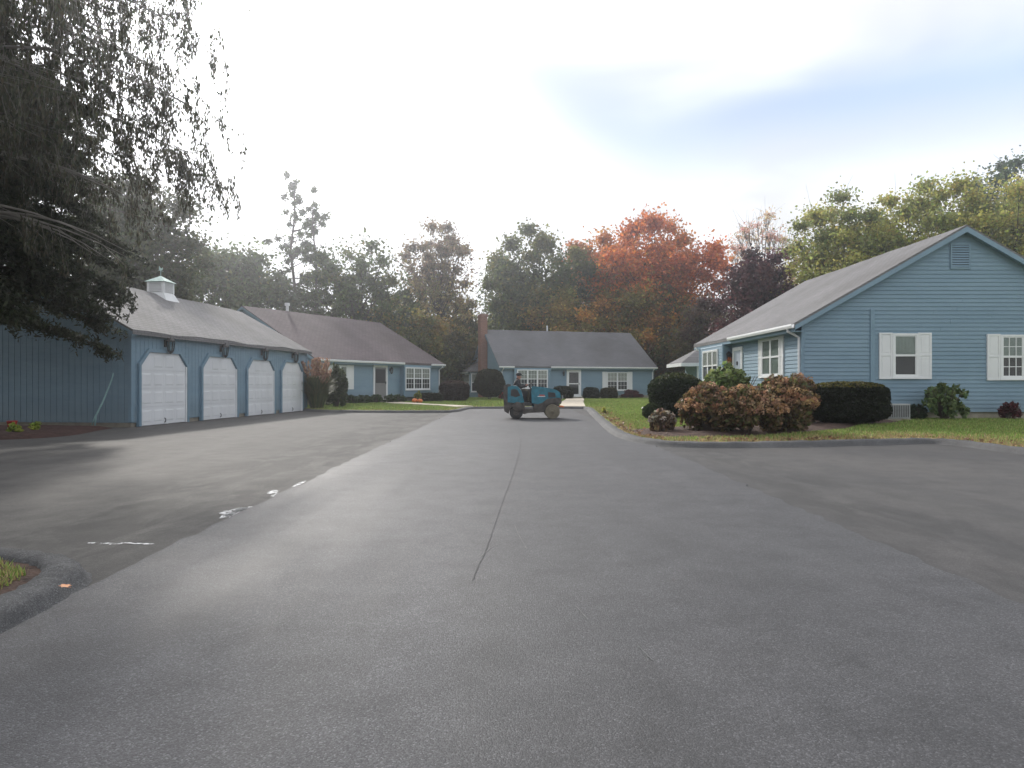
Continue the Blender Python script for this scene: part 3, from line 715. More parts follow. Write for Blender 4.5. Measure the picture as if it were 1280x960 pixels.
def gable_house(name, label, cat, O, th, L, D, zb, ze, zr, roofm, ov=.35, rk=.25, e=.2, style='lap', split=False, group=None, bump_out=None, gut=(), gable_trim='blue_trim', fdn=.25, sag=.012, front_split=False):
    root = empty(name, (O[0], O[1], 0), th); tag(root, label, cat, group)
    p = (zr - ze) / (D / 2 + ov); T = .13
    zw = zr - p * D / 2 - T * 1.15                        # top of the eaves wall under the roof slab
    front = Wall((0, 0), (1, 0), (0, -1)); gl = Wall((0, D), (0, -1), (-1, 0)); gr = Wall((L, 0), (0, 1), (1, 0)); back = Wall((L, D), (-1, 0), (0, 1))
    z0 = zb + fdn
    MB().box(.04, L - .04, .04, D - .04, zb - .35, z0 - .002).build('foundation', MT['concrete'], root)
    for W, n_, gb in ((front, L, 0), (gl, D, 1), (gr, D, 1), (back, L, 0)):
        mb = MB()
        if gb: poly = [(0, z0), (n_, z0), (n_, zw), (n_ / 2, zw + p * n_ / 2), (0, zw)]
        else: poly = [(.1, z0), (n_ - .1, z0), (n_ - .1, zw), (.1, zw)]
        k = len(poly); vs = [W.pt(a, z, 0) for a, z in poly] + [W.pt(a, z, -.1) for a, z in poly]
        mb.add(vs, [tuple(range(k)), tuple(range(2 * k - 1, k - 1, -1))] + [(i, (i + 1) % k, (i + 1) % k + k, i + k) for i in range(k)])
        wo = mb.build('wall', MT['blue'], root)
        if W is back and style == 'lap': continue
        lim = (lambda z: (max(.0, (z - zw) / p), n_ - max(.0, (z - zw) / p))) if gb else (lambda z: (0, n_))
        top = zw + p * n_ / 2 - .12 if gb else zw
        cl = MB()
        if style == 'lap':
            z = z0; row = 0
            while z < top - .02:
                z1 = min(z + e, top); b0, b1 = lim(z); t0, t1 = lim(z1)
                one = MB() if split and (W is gl or W is gr or front_split) else cl
                if one is cl: W.clap(cl, b0, b1, t0, t1, z, z1)
                else:
                    # lengths of board butted at irregular joints, as laid
                    rr = random.Random(row * 31 + (1 if gb else 2)); cuts = [0.0]
                    if b1 - b0 > 5.5: cuts += [(rr.uniform(.32, .68))]
                    cuts += [1.0]
                    for c0, c1 in zip(cuts[:-1], cuts[1:]):
                        g = .002
                        bb = MB(); W.clap(bb, b0 + (b1 - b0) * c0 + (g if c0 else 0), b0 + (b1 - b0) * c1 - (g if c1 < 1 else 0), t0 + (t1 - t0) * c0 + (g if c0 else 0), t0 + (t1 - t0) * c1 - (g if c1 < 1 else 0), z, z1)
                        bb.build('clapboard', MT['blue'], wo)
                z = z1; row += 1
        else:
            a = 0.0
            while a < n_ - .01:
                a1 = min(a + e, n_)
                za0 = zw + p * min(a, n_ - a) if gb else zw; za1 = zw + p * min(a1, n_ - a1) if gb else zw
                cl.hexa([W.pt(a + .008, z0 - .05, .022), W.pt(a1 - .008, z0 - .05, .022), W.pt(a1 - .001, z0 - .05, -.01), W.pt(a + .001, z0 - .05, -.01), W.pt(a + .008, za0, .022), W.pt(a1 - .008, za1, .022), W.pt(a1 - .001, za1, -.01), W.pt(a + .001, za0, -.01)])
                a = a1
        if cl.v: cl.build('cladding', MT['blue'], wo, kind='stuff')
    # corner boards
    for x, y in ((0, 0), (L, 0), (L, D), (0, D)):
        MB().box(x - .05, x + .05, y - .05, y + .05, z0 - .03, zw + .02).build('corner_board', MT[gable_trim], root)
    # roof: one folded slab, a little uneven
    n = 36; mb = MB(); r = random.Random(hash(name) % 97 if False else len(label))
    xs = [-rk + (L + 2 * rk) * i / n for i in range(n + 1)]
    sec = [(-ov, ze), (D * .25 - ov / 2, (ze + zr) / 2), (D / 2, zr), (D * .75 + ov / 2, (ze + zr) / 2), (D + ov, ze)]
    ph = r.uniform(0, 6)
    for x in xs:
        dz = sag * (math.sin(x * 1.1 + ph) + .6 * math.sin(x * 2.7 + 2 * ph)); dx = r.uniform(-.2, .2) * sag
        mb.v += [(x, y, z + dz * (1 if i in (0, 4) else .6) + dx) for i, (y, z) in enumerate(sec)] + [(x, y, z - T * 1.1) for y, z in sec]
    m_ = 10
    for i in range(n):
        a, b = i * m_, (i + 1) * m_
        for k in range(4): mb.f += [(a + k, a + k + 1, b + k + 1, b + k), (a + 5 + k, b + 5 + k, b + 6 + k, a + 6 + k)]
        mb.f += [(a, b, b + 5, a + 5), (a + 4, a + 9, b + 9, b + 4)]
    for a in (0, n * m_):
        for k in range(4): mb.f.append((a + k, a + k + 1, a + k + 6, a + k + 5))
    ro = mb.build('roof', roofm, root)
    # soffit under the front eave, rake boards on the gables
    for (xx, s) in ((-rk + .02, -1), (L + rk - .02, 1)):
        for side in (0, 1):
            y0_, y1_ = (-ov + .02, D / 2) if side == 0 else (D + ov - .02, D / 2)
            q = [(y0_, ze - .06), (y1_, zr - .06), (y1_, zr - .22), (y0_, ze - .20)]
            bx = MB(); bx.prism(q, xx - .02 * s if s > 0 else xx, xx + .02 * s if s > 0 else xx + .02, 'yz')
            bx2 = MB(); bx2.prism(q, min(xx - .035, xx + .035) if False else xx - .03, xx + .03, 'yz')
            bx2.build('rake_board', MT[gable_trim], root)
            # soffit strip joining rake board to wall
            xa, xb = (xx + .03, -.005) if s < 0 else (L + .005, xx - .03)
            sm = MB(); sm.add([(xa, y0_, ze - .17), (xb, y0_, ze - .17), (xb, y1_, zr - .17), (xa, y1_, zr - .17), (xa, y0_, ze - .145), (xb, y0_, ze - .145), (xb, y1_, zr - .145), (xa, y1_, zr - .145)],
                              [(3, 2, 1, 0), (4, 5, 6, 7), (0, 1, 5, 4), (1, 2, 6, 5), (2, 3, 7, 6), (3, 0, 4, 7)])
            sm.build('soffit', MT[gable_trim], root)
    fa = MB(); fa.box(-rk + .05, L + rk - .05, -ov + .015, -ov + .04, ze - .25, ze - .06); fa.box(-rk + .05, L + rk - .05, -ov + .045, -.035, ze - .25, ze - .225)
    if style == 'lap': fa.build('fascia', MT[gable_trim], root)
    for g0, g1 in gut:
        gm = MB(); y = -ov
        gm.prism([(y - .10, ze - .02), (y - .11, ze - .075), (y - .085, ze - .145), (y - .005, ze - .145), (y - .005, ze - .03), (y - .02, ze - .03), (y - .02, ze - .125), (y - .075, ze - .125), (y - .09, ze - .02)], g0, g1, 'yz')
        gm.build('gutter', MT['white'], root)
    return root, front, gl, gr, zw, p, z0

def downspout(root, x, ze, ov, z0, dx=0.0, yw=-.07):
    mb = MB(); mb.tube([(x, -ov - .05, ze - .14), (x, -ov - .05, ze - .22), (x + dx * .5, (-ov + yw) / 2, ze - .32), (x + dx, yw, ze - .42), (x + dx, yw, z0 - .1), (x + dx, yw - .12, z0 - .2)], .042, 6)
    return mb.build('downspout', MT['white'], root)

def bump_box(root, x0, x1, dep, z0, z1, e):
    W = Wall((x0, -dep), (1, 0), (0, -1)); n = x1 - x0
    mb = MB(); mb.box(x0, x1, -dep, -.032, z0, z1); wo = mb.build('bay', MT['blue'], root)
    cl = MB(); z = z0; Ls = Wall((x0, -.033), (0, -1), (-1, 0)); Rs = Wall((x1, -dep), (0, 1), (1, 0))
    while z < z1 - .02:
        zz = min(z + e, z1); W.clap(cl, 0, n, 0, n, z, zz); Ls.clap(cl, 0, dep - .035, 0, dep - .035, z, zz); Rs.clap(cl, 0, dep - .035, 0, dep - .035, z, zz); z = zz
    cl.build('cladding', MT['blue'], wo, kind='stuff')
    for x in (x0, x1): MB().box(x - .045, x + .045, -dep - .045, -dep + .045, z0 - .01, z1).build('corner_board', MT['blue_trim'], root)
    return W

def entry_door(root, W, a0, a1, z0, z1, style):
    d = .032; tw = .13; mb = MB()
    W.box(mb, a0, a0 + tw, z0, z1, 0, d + .04); W.box(mb, a1 - tw, a1, z0, z1, 0, d + .04); W.box(mb, a0 + tw, a1 - tw, z1 - tw, z1, 0, d + .038)
    W.box(mb, a0 - .02, a1 + .02, z0 - .08, z0 - .002, 0, d + .16)
    dr = mb.build('door', MT['white'], root)
    i0, i1 = a0 + tw, a1 - tw
    if style == 'storm_white':
        lf = MB(); W.box(lf, i0, i1, z0, z1 - tw, -.02, d - .005); lf.build('door_leaf', MT['dark'], dr)
        fr = MB(); f = .09
        W.box(fr, i0, i0 + f, z0, z1 - tw, d, d + .02); W.box(fr, i1 - f, i1, z0, z1 - tw, d, d + .02)
        zm = z0 + .98
        for za, zb in ((z0, z0 + .16), (zm, zm + .09), (z1 - tw - f, z1 - tw)): W.box(fr, i0 + f, i1 - f, za, zb, d, d + .018)
        fr.build('storm_frame', MT['white'], dr)
        pb = MB(); W.box(pb, i0 + f, i1 - f, z0 + .16, z1 - tw - f, d + .004, d + .009); pb.build('pane', MT['glass'], dr)
    elif style == 'storm_grey':
        lf = MB(); W.box(lf, i0, i1, z0, z1 - tw, -.02, d + .012); lf.build('door_leaf', MT['door_grey'], dr)
        pb = MB(); W.box(pb, i0 + .1, i1 - .1, z0 + 1.0, z1 - tw - .12, d + .012, d + .018); pb.build('pane', MT['dark'], dr)
    else:
        lf = MB(); W.box(lf, i0, i1, z0, z1 - tw, -.02, d + .012)
        w = (i1 - i0)
        for c in (0, 1):
            for za, zb in ((z0 + .2, z0 + .8), (z0 + .95, z0 + 1.55), (z0 + 1.65, z1 - tw - .1)):
                W.box(lf, i0 + .1 + c * (w / 2 - .04), i0 + w / 2 - .06 + c * (w / 2 - .04), za, zb, d + .012, d + .022)
        lf.build('door_leaf', MT['door_pale'], dr)
        kn = MB(); W.box(kn, (i0 + i1) / 2 - .05, (i0 + i1) / 2 + .05, z0 + 1.42, z0 + 1.56, d + .02, d + .05); kn.build('knocker', MT['black'], dr)
    hd = MB(); W.box(hd, i1 - .07, i1 - .03, z0 + .95, z0 + 1.1, d + .01, d + .06); hd.build('handle', MT['black'], dr)
    return dr

def s_of(px, O, th, off=0.0):
    """distance along a front (set forward by off) where it meets a sight line"""
    u = (math.cos(th), math.sin(th)); ox, oy = O[0] + math.sin(th) * off, O[1] - math.cos(th) * off
    r = (px - 640) / F; return (r * oy - ox) / (u[0] - r * u[1])

# ---- near right house: its gable faces the pad, its front faces the road
RO, RT, RL, RD = (8.85, 31.7), R(-90), 10.9, 9.7
rh, rf, rgl, rgr, rzw, rp, rz0 = gable_house('blue_house', 'large blue clapboard house with wide gable end and two shuttered windows beside the pad', 'house', RO, RT, RL, RD,
    .24, 3.13, 6.10, MT['roof_grey'], e=.1235, split=True, front_split=True, gut=((5.0, RL + .25),), fdn=.21, group='blue clapboard houses')
rg0 = lambda X: X - 8.85                      # along the near gable from the front corner
window(rh, rgr, 2.72, 3.50, 1.50, 2.84, 1, (0, 0), shut=.40, blind='blind')
window(rh, rgr, 6.00, 6.74, 1.46, 2.80, 1, (3, 2), shut=.40, blind='blind')
mb = MB(); rgr.box(mb, 2.05, 2.19, rz0 - .02, 3.58, 0, .05); mb.build('trim_board', MT['blue_trim'], rh)
# gable louvre
mb = MB(); a0, a1, z0_, z1_ = 4.48, 5.10, 4.80, 5.58
rgr.box(mb, a0, a0 + .05, z0_, z1_, 0, .055); rgr.box(mb, a1 - .05, a1, z0_, z1_, 0, .055); rgr.box(mb, a0 + .05, a1 - .05, z0_, z0_ + .05, 0, .053); rgr.box(mb, a0 + .05, a1 - .05, z1_ - .05, z1_, 0, .053)
lv = mb.build('louvre_vent', MT['blue_trim'], rh)
mb = MB(); rgr.box(mb, a0 + .05, a1 - .05, z0_ + .05, z1_ - .05, 0, .033); mb.build('vent_back', MT['dark'], lv)
for i in range(9):
    z = z0_ + .06 + i * (z1_ - z0_ - .11) / 9
    sm = MB(); sm.hexa([rgr.pt(a0 + .05, z, .062), rgr.pt(a1 - .05, z, .062), rgr.pt(a1 - .05, z + .012, .062), rgr.pt(a0 + .05, z + .012, .062), rgr.pt(a0 + .05, z + .05, .034), rgr.pt(a1 - .05, z + .05, .034), rgr.pt(a1 - .05, z + .062, .034), rgr.pt(a0 + .05, z + .062, .034)])
    sm.build('slat', MT['blue_trim'], lv)
window(rh, rf, 7.62, 9.24, 1.56, 2.87, 2, (0, 0), shut=.30, blind='blind', half_shade=False)
wb = bump_box(rh, .85, 4.2, .34, .62, 2.90, .1235)
window(rh, wb, .55, 2.75, 1.42, 2.74, 3, (0, 0), blind='curtain')
entry_door(rh, rf, 4.5, 5.6, .62, 2.74, 'panel')
wall_lamp(rh, rf, 4.30, 2.45, .9)
downspout(rh, RL - .12, 3.13, .35, rz0, 0.04)
downspout(rh, .3, 3.13, .35, rz0, 0.2)
# covered porch round the far corner: hipped roof on a white post
mb = MB(); e0, e1 = -.60, 1.6
mb.add([(-1.5, e0, 2.22), (-1.5, e1, 2.22), (-4.6, e1, 2.22), (-4.6, e0, 2.22), (-1.5, e0, 2.34), (-1.5, e1, 2.34), (-4.6, e1, 2.34), (-4.6, e0, 2.34), (-3.05, .75, 3.18), (-3.05, e1, 3.18)],
       [(0, 1, 2, 3), (0, 4, 5, 1), (3, 2, 6, 7), (0, 3, 7, 4), (4, 8, 9, 5), (7, 6, 9, 8), (4, 7, 8), (1, 5, 9, 6, 2)])
mb.build('porch_roof', MT['roof_grey'], rh)
mb = MB(); mb.box(-1.49, -1.45, e0 - .02, e1, 2.16, 2.33); mb.box(-4.6, -1.5, e0 - .03, e0 - .005, 2.16, 2.33); mb.build('porch_fascia', MT['white'], rh)
MB().box(-1.75, -1.61, .20, .34, .12, 2.22).build('porch_post', MT['white'], rh)
MB().box(-4.4, -2.3, .3, 1.6, .12, 2.21).build('porch_wall', MT['blue'], rh)

# ---- far house, end of the drive
BO, BT, BL, BD = (-.9, 55.0), R(16.5), 13.6, 9.7
s = lambda px, off=0: s_of(px, BO, BT, off)
bs0, bs1 = s(643.7, .35), s(687.5, .35)
bh, bf, bgl, bgr, bzw, bp, bz0 = gable_house('blue_house', 'blue house facing down the drive with a brick chimney and grey roof', 'house', BO, BT, BL, BD,
    .10, 2.75, 6.05, MT['roof_far'], e=.1235, gut=((-.25, bs0 - .05), (bs1 + .1, BL + .25)), group='blue clapboard houses')
wb = bump_box(bh, bs0, bs1, .34, .35, 2.52, .1235)
window(bh, wb, .18, bs1 - bs0 - .2, hz(485.5, 55.6), hz(462, 55.6), 3, (3, 2), blind='curtain', half_shade=True)
entry_door(bh, bf, s(708), s(726), .30, hz(462, 56.5), 'storm_white')
wall_lamp(bh, bf, s(704), hz(466, 56.3), 1.0)
window(bh, bf, s(758.5), s(784.5), hz(488, 57.6), hz(465, 57.6), 2, (3, 2), shut=.42, blind='curtain')
downspout(bh, BL - .1, 2.75, .35, bz0, 0.05); downspout(bh, .12, 2.75, .35, bz0, -0.04)
ch = MB(); ch.box(-.62, -.036, 4.2, 5.2, -.1, 7.25); ch.box(-.66, .02, 4.14, 5.26, 7.10, 7.32)
ch = ch.build('chimney', MT['brick'], bh); MB().box(-.5, -.14, 4.4, 5.0, 7.32, 7.44).build('chimney_cap', MT['concrete'], ch)
vp = MB(); vx = s(709); vp.tube([(vx, BD / 2 + .15, 5.8), (vx, BD / 2 + .15, 6.55)], .07, 8); vp.build('vent_pipe', MT['white'], bh)
# small bay with its own roof on the gable end
by0, by1, bx = 6.1, 9.0, -1.15
mb = MB(); mb.box(bx, -.036, by0, by1, .1, 2.35); bay = mb.build('sun_bay', MT['blue'], bh)
mb = MB(); mb.add([(bx - .25, by0 - .25, 2.36), (-.04, by0 - .25, 2.36), (-.04, by1 + .25, 2.36), (bx - .25, by1 + .25, 2.36), (bx - .25, by0 - .25, 2.46), (-.04, by0 - .25, 2.46), (-.04, by1 + .25, 2.46), (bx - .25, by1 + .25, 2.46), (-.04, by0 + 1.0, 3.35), (-.04, by1 - 1.0, 3.35)],
       [(3, 2, 1, 0), (0, 1, 5, 4), (2, 3, 7, 6), (3, 0, 4, 7), (4, 5, 8), (4, 8, 9, 7), (6, 7, 9), (1, 2, 6, 9, 8, 5)])
mb.build('bay_roof', MT['roof_grey'], bh); MB().box(bx - .30, bx - .255, by0 - .2, by1 + .2, 2.24, 2.40).build('bay_fascia', MT['white'], bh)
window(bh, Wall((bx, by1), (0, -1), (-1, 0)), .2, 2.7, .75, 2.2, 3, (0, 0), blind='curtain', d=.01)
window(bh, Wall((bx, by0), (1, 0), (0, -1)), .1, 1.0, .6, 2.25, 1, (0, 0), blind='curtain', d=.01)

# ---- left house behind the garage
LT = R(62); LD = 11.0
LO_r = (-5.25, 48.9)                    # its right front corner
LL = 12.3
LO = (LO_r[0] - math.cos(LT) * LL, LO_r[1] - math.sin(LT) * LL)
s = lambda px, off=0: s_of(px, LO, LT, off)
ls0, ls1 = s(505.5, .35), s(538, .35)
lh, lf_, lgl, lgr, lzw, lp_, lz0 = gable_house('blue_house', 'blue house with purple brown roof standing behind the garage and pampas grass', 'house', LO, LT, LL, LD,
    .14, 2.72, 5.95, MT['roof_brown'], e=.1235, gut=((-.25, ls0 - .05), (ls1 + .1, LL + .25)), group='blue clapboard houses')
wb = bump_box(lh, ls0, min(ls1, LL - .5), .34, .45, 2.50, .1235)
window(lh, wb, .08, min(ls1, LL - .5) - ls0 - .1, hz(487, 46.5), hz(459.5, 46.5), 3, (3, 2), blind='curtain')
entry_door(lh, lf_, s(466), s(483.5), .36, hz(457, 43.8), 'storm_grey')
wall_lamp(lh, lf_, s(487), hz(462.5, 44.6), 1.0)
window(lh, lf_, s(416), s(433.5), hz(485.5, 41.5), hz(457.5, 41.5), 2, (0, 0), shut=.55, blind='curtain')
downspout(lh, LL - .1, 2.72, .35, lz0, .05)
vp = MB(); vp.tube([(3.4, LD / 2 + .1, 5.6), (3.4, LD / 2 + .1, 6.35)], .09, 8); vp.tube([(3.4, LD / 2 + .1, 6.30), (3.4, LD / 2 + .1, 6.48)], .16, 8); vp.build('vent_pipe', MT['white'], lh)

# ---- garage
GO, GT, GL, GD = (-11.5, 20.6), math.atan2(13.0, 1.35), 13.1, 7.0
s = lambda px: s_of(px, GO, GT)
gh, gf, ggl, ggr, gzw, gpit, gz0 = gable_house('garage', 'blue four door garage with white doors and a louvred roof cupola', 'garage', GO, GT, GL, GD,
    -.02, 2.93, 4.95, MT['roof_grey'], e=.2, style='vertical', ov=.22, rk=.22, fdn=.2, sag=.022)
def garage_door(a0, a1, zt):
    c = .42; z0 = .0; pr = .045; mb = MB()
    out = [(a0, z0), (a0, zt - c), (a0 + c, zt), (a1 - c, zt), (a1, zt - c), (a1, z0)]
    # opening trim, blue, following the clipped corners
    w = .11
    oo = [(a0 - w, z0), (a0 - w, zt - c + w * .41), (a0 + c - w * .41, zt + w), (a1 - c + w * .41, zt + w), (a1 + w, zt - c + w * .41), (a1 + w, z0)]
    tr = MB()
    for i in range(5):
        q = [out[i], out[i + 1], oo[i + 1], oo[i]]
        vs = [gf.pt(a, z, .0) for a, z in q] + [gf.pt(a, z, .105) for a, z in q]
        tr.add(vs, [(0, 1, 2, 3), (7, 6, 5, 4), (0, 4, 5, 1), (1, 5, 6, 2), (2, 6, 7, 3), (3, 7, 4, 0)])
    bk = MB(); bk.add([gf.pt(a, z, .024) for a, z in out] + [gf.pt(a, z, -.05) for a, z in out], [tuple(range(6)), tuple(range(11, 5, -1))] + [(i, (i + 1) % 6, (i + 1) % 6 + 6, i + 6) for i in range(6)])
    door = bk.build('garage_door', MT['gdoor'], gh)
    tr.build('door_surround', MT['blue_trim'], door)
    st = MB(); gf.box(st, a1 - .055, a1 - .002, z0, zt - c, .03, .085); st.build('door_stop', MT['white'], door)
    n = 4; hs = (zt - .012) / n
    for i in range(n):
        za, zb = z0 + .012 + i * hs + .006, z0 + .012 + (i + 1) * hs - .006
        def xr(z): k = max(0.0, z - (zt - c)); return a0 + .015 + k, a1 - .06 - k
        sc = MB()
        (b0, b1), (t0, t1) = xr(za), xr(zb)
        zk = zt - c
        if za < zk < zb:
            k0, k1 = xr(zk); sc.hexa([gf.pt(b0, za, pr), gf.pt(b1, za, pr), gf.pt(b1, za, .025), gf.pt(b0, za, .025), gf.pt(k0, zk, pr), gf.pt(k1, zk, pr), gf.pt(k1, zk, .025), gf.pt(k0, zk, .025)])
            sc.hexa([gf.pt(k0, zk, pr), gf.pt(k1, zk, pr), gf.pt(k1, zk, .025), gf.pt(k0, zk, .025), gf.pt(t0, zb, pr), gf.pt(t1, zb, pr), gf.pt(t1, zb, .025), gf.pt(t0, zb, .025)])
        else: sc.hexa([gf.pt(b0, za, pr), gf.pt(b1, za, pr), gf.pt(b1, za, .025), gf.pt(b0, za, .025), gf.pt(t0, zb, pr), gf.pt(t1, zb, pr), gf.pt(t1, zb, .025), gf.pt(t0, zb, .025)])
        w4 = (a1 - a0 - .075) / 4
        for k in range(4):      # raised panels
            p0, p1 = a0 + .015 + k * w4 + .07, a0 + .015 + (k + 1) * w4 - .07
            if za > zk - .05 or zb > zt - .2:
                if k == 0: p0 = max(p0, t0 + .08)
                if k == 3: p1 = min(p1, t1 - .08)
            if p1 - p0 < .1: continue
            f = .045
            sc.hexa([gf.pt(p0, za + .09, pr - .0), gf.pt(p1, za + .09, pr - .0), gf.pt(p1, za + .09, pr - .01), gf.pt(p0, za + .09, pr - .01), gf.pt(p0, zb - .09, pr), gf.pt(p1, zb - .09, pr), gf.pt(p1, zb - .09, pr - .01), gf.pt(p0, zb - .09, pr - .01)]) if False else None
            o4 = [(p0, za + .09), (p1, za + .09), (p1, zb - .09), (p0, zb - .09)]; i4 = [(p0 + f, za + .09 + f), (p1 - f, za + .09 + f), (p1 - f, zb - .09 - f), (p0 + f, zb - .09 - f)]
            sc.add([gf.pt(a, z, pr + .001) for a, z in o4] + [gf.pt(a, z, pr + .011) for a, z in i4], [(4, 5, 6, 7), (0, 1, 5, 4), (1, 2, 6, 5), (2, 3, 7, 6), (3, 0, 4, 7)])
        sc.build('door_section', MT['gdoor'], door)
    hd = MB(); m = (a0 + a1) / 2
    hd.tube([gf.pt(m, .06, pr + .01), gf.pt(m, .09, pr + .05), gf.pt(m, .17, pr + .05), gf.pt(m, .20, pr + .01)], .014, 6); hd.build('handle', MT['black'], door)
    return door
gd = [(173.2, 230.5), (250.9, 293.5), (307.5, 340.5), (350.3, 376)]
for i, (a, b) in enumerate(gd):
    garage_door(s(a), s(b) + .03, 2.30)
    wall_lamp(gh, gf, (s(a) + s(b)) / 2 + .1, 2.62, 1.25)
# cupola on the ridge
cx, cy = s_of(201, GO, GT, -GD / 2), GD / 2
q = .31
cp = MB(); cp.box(cx - q, cx + q, cy - q, cy + q, 4.98, 5.42)
for x in (cx - q, cx + q):
    for y in (cy - q, cy + q): cp.box(x - .05, x + .05, y - .05, y + .05, 4.98, 5.43)
cpo = cp.build('cupola', MT['white'], gh)
bs = MB(); bs.add([(cx - q - .16, cy - q - .25, 4.58), (cx + q + .16, cy - q - .25, 4.58), (cx + q + .16, cy + q + .25, 4.58), (cx - q - .16, cy + q + .25, 4.58), (cx - q - .04, cy - q - .04, 4.98), (cx + q + .04, cy - q - .04, 4.98), (cx + q + .04, cy + q + .04, 4.98), (cx - q - .04, cy + q + .04, 4.98)],
                  [(3, 2, 1, 0), (4, 5, 6, 7), (0, 1, 5, 4), (1, 2, 6, 5), (2, 3, 7, 6), (3, 0, 4, 7)]); bs.build('cupola_base', MT['white'], cpo)
sl_ = MB()
for i in range(6):
    z = 5.03 + i * .062
    for W in (Wall((cx - q, cy - q), (1, 0), (0, -1)), Wall((cx - q, cy + q), (0, -1), (-1, 0)), Wall((cx + q, cy - q), (0, 1), (1, 0)), Wall((cx + q, cy + q), (-1, 0), (0, 1))):
        sl_.hexa([W.pt(.06, z, .05), W.pt(2 * q - .06, z, .05), W.pt(2 * q - .06, z + .01, .05), W.pt(.06, z + .01, .05), W.pt(.06, z + .045, .005), W.pt(2 * q - .06, z + .045, .005), W.pt(2 * q - .06, z + .055, .005), W.pt(.06, z + .055, .005)])
sl_.build('louvre', MT['white'], cpo, kind='stuff')
rr_ = MB(); e_ = q + .12; rr_.add([(cx - e_, cy - e_, 5.42), (cx + e_, cy - e_, 5.42), (cx + e_, cy + e_, 5.42), (cx - e_, cy + e_, 5.42), (cx, cy, 5.70)], [(3, 2, 1, 0), (0, 1, 4), (1, 2, 4), (2, 3, 4), (3, 0, 4)])
rr_.build('cupola_roof', MT['copper'], cpo)
wv = MB(); wv.tube([(cx, cy, 5.70), (cx, cy, 5.98)], .012, 5); wv.tube([(cx - .16, cy, 5.90), (cx + .16, cy, 5.90)], .01, 4); wv.prism([(cx - .12, 5.93), (cx + .02, 5.92), (cx + .1, 5.95), (cx + .14, 6.06), (cx + .05, 6.0), (cx - .04, 6.02), (cx - .1, 6.08)], cy - .008, cy + .008, 'xz')
wv.build('weathervane', MT['copper'], cpo)

# leaning pole against the garage's shaded side
mb = MB(); yy = 20.36
mb.tube([(at(127.6, yy), yy - .35, -.01 + .09), (at(128.4, yy), yy - .33, .38), (at(133, yy), yy - .22, .72), (at(141, yy), yy - .06, 1.42), (at(142.5, yy), yy - .03, 1.62)], [.022, .024, .024, .02, .012], 7)
mb.tube([(at(124.4, yy), yy - .36, .09), (at(126, yy), yy - .35, .25), (at(128.4, yy), yy - .33, .40)], .016, 6)
tag(mb.build('leaning_pole', MT['pole'], smooth=True), 'thin pale green bent pole leaning on the shaded side of the garage', 'pole')
